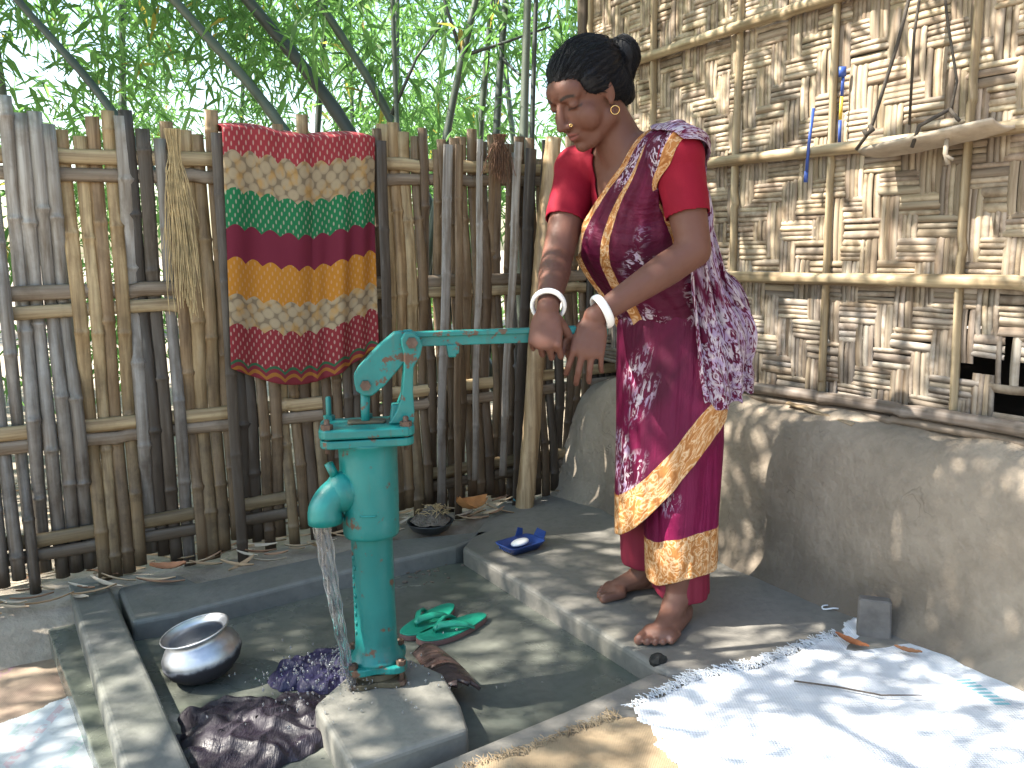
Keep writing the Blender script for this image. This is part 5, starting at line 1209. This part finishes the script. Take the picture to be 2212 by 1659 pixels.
M_skirt = mat_saree('maroon_saree', (.11, .003, .032), (.19, .005, .055), .112, -.4, 1.3, .06)
M_wrap = mat_saree('maroon_saree_wrap', (.07, .003, .022), (.165, .005, .048), .105, .35, 4.1, .06, mscale=6)
M_petti = simple('crimson_petticoat', (.16, .004, .024), .7, nscale=6)
M_pallu = mat_saree('printed_pallu', (.06, .003, .018), (.115, .004, .032), .036, .40, 2.2, .12, .405, 6, (.135, .172))
M_pallu2 = mat_saree('printed_pallu_end', (.09, .004, .03), (.16, .008, .05), .0, 1.9, 7.7, .2, None, 8, None, .45)
def skirt():
    # rear leg petticoat, near leg petticoat
    P, uv = tube_cloth('p', [(.50, .375, 2.27, .085, .085), (.25, .362, 2.292, .082, .075), (.08, .368, 2.30, .078, .066)], lambda t: .095+.012*math.sin(t), 26, None, '', .05, 3, 70)
    cloth_part('petticoat', P, uv, M_petti, 'dark crimson petticoat round the rear leg', True)
    P, uv = tube_cloth('p', [(.45, .415, 2.165, .088, .088), (.20, .418, 2.142, .076, .07), (.05, .423, 2.128, .068, .058)], lambda t: .070+.012*math.sin(t-.4), 24, None, '', .05, 5, 70)
    cloth_part('petticoat', P, uv, M_petti, 'crimson petticoat hem above the near foot', True)
    # inner layer over the near leg with orange border
    P, uv = tube_cloth('p', [(.60, .425, 2.19, .104, .104), (.45, .425, 2.162, .100, .100), (.28, .423, 2.145, .0935, .088), (.10, .424, 2.135, .0885, .080)], lambda t: .128+.022*math.cos(t-.1)+.006*math.sin(3*t), 44, None, '', .035, 7, 120)
    P = push_out(P, .006); cloth_part('saree_skirt', P, uv, M_skirt, 'magenta saree skirt with orange printed border', True)
    # outer wrap with a slanting hem
    def hem(t):
        x = math.cos(t); y = math.sin(t); front = max(0, min(1, .7-y*1.2)); return (.385+.175*x)*front+(.30+.10*x)*(1-front)
    P, uv = tube_cloth('p', [(.86, .405, 2.205, .142, .128), (.78, .422, 2.222, .146, .142), (.66, .412, 2.212, .140, .148), (.50, .404, 2.198, .137, .160), (.30, .397, 2.192, .137, .162), (.15, .395, 2.19, .134, .160)], hem, 60, None, '', .055, 9, 180)
    P = push_out(P, .012); P = smooth_grid(P, 1, True); cloth_part('saree_wrap', P, uv, M_wrap, 'maroon outer wrap with slanting orange border', True)
skirt()
def catmull(rows, n):
    K = np.array(rows, float); K = np.concatenate([[2*K[0]-K[1]], K, [2*K[-1]-K[-2]]]); out = []; m_ = len(rows)-1
    for q in np.linspace(0, m_-1e-6, n):
        i = int(q); t = q-i; a, b, c, d = K[i:i+4]; out.append(.5*(2*b+(c-a)*t+(2*a-5*b+4*c-d)*t*t+(3*b-a-3*c+d)*t**3))
    return np.array(out)
def pallu():
    def S(t, f, l): return tuple(spine(t, f, l))
    # front: from the right hip across the chest to the left shoulder; edge A is the neckline side
    rows = [[S(.06, .10, -.13), S(-.02, .13, -.02), S(-.02, .11, .10), S(-.02, .0, .17)],
            [S(.25, .12, -.115), S(.22, .14, -.01), S(.2, .10, .09), S(.18, .0, .14)],
            [S(.48, .145, -.125), S(.44, .16, -.02), S(.40, .13, .075), S(.38, .02, .13)],
            [S(.66, .165, -.095), S(.62, .17, .0), S(.58, .15, .075), S(.54, .05, .135)],
            [S(.83, .11, -.035), S(.79, .125, .03), S(.73, .12, .085), S(.68, .06, .14)],
            [S(.96, .055, .035), S(.92, .085, .075), S(.87, .085, .115), S(.82, .05, .15)],
            [S(1.06, -.01, .075), S(1.06, .01, .105), S(1.04, .02, .135), S(.98, .03, .175)],
            [S(1.0, -.095, .075), S(1.0, -.09, .11), S(.97, -.08, .14), S(.93, -.06, .155)],
            [S(.86, -.13, .06), S(.86, -.135, .11), S(.83, -.125, .12), S(.80, -.11, .13)]]
    C = catmull(np.array(rows).reshape(len(rows), -1), 84).reshape(84, 4, 3); nu = 64; P = np.zeros((84, nu, 3))
    for i in range(84): P[i] = catmull(C[i], nu)
    t = np.linspace(0, 1, 84)[:, None]; u = np.linspace(0, 1, nu)[None]
    fold = .0055*(np.sin(u*26+t*4)+.6*np.sin(u*47-t*6+1))*(1-.3*np.sin(np.pi*t))
    P = push_out(P, .010); P = smooth_grid(P, 2); P = push_out(P, .013+np.maximum(fold, -.006)); 
    P += np.array(SPF)[None, None]*(fold*.6)[..., None]
    uv = np.stack([t*.75+0*u, u*.445+0*t], -1)
    cloth_part('saree_front', P, uv, M_pallu, 'maroon saree front with orange borders and lilac sprays')
    # back: the loose end hanging from the shoulder behind her
    rows = [[S(1.065, -.01, .08), S(1.07, .01, .115), S(1.045, .02, .15), S(.99, .02, .182)],
            [S(1.02, -.09, .085), S(1.03, -.07, .13), S(.99, -.055, .165), S(.92, -.03, .20)],
            [(.385, 2.06, 1.06), (.425, 2.06, 1.06), (.452, 2.09, 1.055), (.470, 2.125, 1.04)],
            [(.405, 2.05, .90), (.450, 2.055, .90), (.490, 2.095, .90), (.518, 2.145, .89)],
            [(.425, 2.055, .75), (.480, 2.06, .755), (.530, 2.105, .755), (.568, 2.17, .745)],
            [(.440, 2.06, .64), (.500, 2.065, .645), (.560, 2.11, .645), (.608, 2.19, .635)],
            [(.450, 2.065, .57), (.515, 2.07, .555), (.570, 2.115, .58), (.612, 2.20, .60)]]
    C = catmull(np.array(rows).reshape(len(rows), -1), 80).reshape(80, 4, 3); nu = 72; P = np.zeros((80, nu, 3))
    for i in range(80): P[i] = catmull(C[i], nu)
    t = np.linspace(0, 1, 80)[:, None]; u = np.linspace(0, 1, nu)[None]
    nrm = np.array((.35, -.93, .0)); fold = (.012*np.sin(u*24+t*2.0)+.007*np.sin(u*43+2-t*3))*np.clip(t*1.8+.25, 0, 1)
    P = push_out(P, .022); P = smooth_grid(P, 1); P = P+fold[..., None]*nrm; P[-6:, :, 2] += .008*np.sin(u*31)[0]
    P = push_out(P, .014); uv = np.stack([u*.5+0*t, 1-t*.9+0*u], -1)
    cloth_part('saree_end', P, uv, M_pallu2, 'loose lilac printed saree end hanging behind the shoulder')
pallu()
to_local(body_me); body_o = obj('body', body_me, None, person); tag(body_o, 'brown skinned arms, face and bare feet')
# ---- hair
def hair():
    b = MB(); A = (HLf, HF, HU)
    b.ell(hd(0, -.026, .046), (.0785, .094, .071), A, 32, 20); b.ell(hd(0, -.045, .005), (.0745, .064, .062), A); b.ell(hd(0, -.075, -.030), (.048, .034, .050), A)
    for s in (-1, 1): b.ell(hd(s*.060, .012, .032), (.018, .034, .034), A); b.ell(hd(s*.067, -.002, .016), (.012, .018, .022), A)
    bun = hd(.014, -.142, .026); b.ell(bun, (.038, .033, .044), A); b.ell(hd(.012, -.118, .0), (.030, .030, .035), A); b.ell(hd(.01, -.105, -.035), (.025, .024, .045), A); b.cap(hd(.008, -.09, .02), .034, bun, .03)
    me = remeshed(b, .0042, 'hair'); V = get_v(me); E = get_e(me); V = lap(V, E, 5, np.ones((len(V), 1))); me.vertices.foreach_set('co', V.astype(np.float32).ravel()); me.update(); N = get_n(me)
    hl = (V-np.array(HEADC)) @ np.array([HLf, HF, HU]).T; ang = np.arctan2(hl[:, 2]-.02, hl[:, 0]+1e-6); rad = np.hypot(hl[:, 0], hl[:, 2]-.02)
    V += N*(.0006*np.sin(ang*34+hl[:, 1]*30)+.0005*np.sin(ang*71-hl[:, 1]*55)+.0025*np.sin(hl[:, 0]*60+hl[:, 2]*40)*np.sin(hl[:, 1]*50))[:, None]
    me.vertices.foreach_set('co', V.astype(np.float32).ravel()); me.update()
    m = M('black_hair'); v = m.coord('Object', (220, 60, 60)); f = m.noise(v, 1, 3); m.p(Base_Color=(.006, .006, .008), Roughness=m.ramp(f, [(.3, .5), (.7, .75)])).bump(f, .4, .003); m.b.inputs['Specular IOR Level'].default_value = .25; me.materials.clear()
    to_local(me); o = obj('hair', me, m.m, person); tag(o, 'black hair tied in a bun at the back')
    # combed strands lying on the surface, from the hairline and crown back to the bun
    r2 = random.Random(2); b = MB(); Vn = get_v(me)+np.array(PO); hb = BVHTree.FromPolygons([Vector(v) for v in Vn], [tuple(p.vertices) for p in me.polygons]); knot = hd(.010, -.115, .028)
    for k in range(2600):
        i = r2.randrange(len(Vn)); p = Vector(Vn[i]); h_ = hl[i]
        if h_[1] < -.10: continue
        pts = []; lift = r2.uniform(.0002, .0022) if r2.random() < .9 else r2.uniform(.003, .007); jit = HLf*r2.gauss(0, .25)+HU*r2.gauss(0, .25); nst = r2.randrange(5, 11)
        for q in range(nst):
            loc, n, _, _ = hb.find_nearest(p)
            if loc is None: break
            pts.append(loc+n*lift*math.sin(math.pi*(q+.6)/(nst+.2))); d = (knot-loc).normalized()+jit*.5; d = (d-n*d.dot(n))
            if d.length < 1e-3 or (knot-loc).length < .03: break
            p = loc+d.normalized()*.009
        if len(pts) > 2: b.tube(pts, .00055, 3, False)
    for k in range(260):
        a_ = r2.uniform(0, 6.28); c_ = hd(.014, -.142, .026); pts = []
        for q in range(8):
            w2 = a_+q*.22; pp = c_+(HLf*math.cos(w2)+HU*math.sin(w2))*.06+HF*r2.uniform(-.002, .002)-HF*.02*math.sin(k); loc, n, _, _ = hb.find_nearest(pp); pts.append(loc+n*r2.uniform(.0002, .0015))
        b.tube(pts, .00055, 3, False)
    for k in range(60):
        i = r2.randrange(len(Vn)); p = Vector(Vn[i]); n = Vector(N[i])
        if hl[i][1] > .06: continue
        dd = (n*.6-HF*.5+HU*r2.gauss(0, .5)+HLf*r2.gauss(0, .5)).normalized()*r2.uniform(.012, .03); b.tube([p, p+dd*.5+n*.004, p+dd], .0004, 3, False)
    so = b.build('loose_strands', m.m, o); V = get_v(so.data)-np.array(PO); so.data.vertices.foreach_set('co', V.astype(np.float32).ravel()); so.data.update(); tag(so, kind='stuff')
hair()
# ---- bangles and jewellery
M_shell = simple('white_shell', (.80, .79, .76), .3); 
def gold(): m = M('gold'); m.p(Base_Color=(.80, .55, .22), Metallic=1.0, Roughness=.25); return m.m
M_gold = gold()
def torus(b, c, ax, R0, r0, w=1.0, n=36, m_=10, tilt=None):
    ax = Vector(ax).normalized(); a = ax.orthogonal().normalized(); bb = ax.cross(a); V = []; F = []
    for i in range(n):
        q = 2*math.pi*i/n; d = a*math.cos(q)+bb*math.sin(q)
        for j in range(m_): p = 2*math.pi*j/m_; V.append(Vector(c)+d*(R0+r0*math.cos(p))+ax*(r0*w*math.sin(p)))
    for i in range(n):
        for j in range(m_): F.append((i*m_+j, i*m_+(j+1) % m_, ((i+1) % n)*m_+(j+1) % m_, ((i+1) % n)*m_+j))
    b.add(V, F)
for k, (EL, tl) in {'L': (ELL_, .10), 'R': (ELR, .06)}.items():
    h = HANDS[k]; ax = (h['W']-EL).normalized(); c = h['W']-ax*(.020 if k == 'L' else .012)-PO; ax2 = (ax+Vector((0, 0, tl))).normalized()
    b = MB(); torus(b, c, ax2, .0345, .0050, 1.9); o = b.build('bangle', M_shell, person); o['label'] = 'broad white shell bangle on the '+('left' if k == 'L' else 'right')+' wrist'
b = MB(); torus(b, hd(.024, .0865, -.0345)-PO+HLf*-.004, HLf*.8+HF*.6, .0028, .0013, 1, 16, 6); b.build('nose_ring', M_gold, person)
b = MB(); torus(b, hd(.0745, .000, -.049)-PO, HF*.7+HLf*.7, .0095, .0011, 1, 24, 6); b.build('earring', M_gold, person)
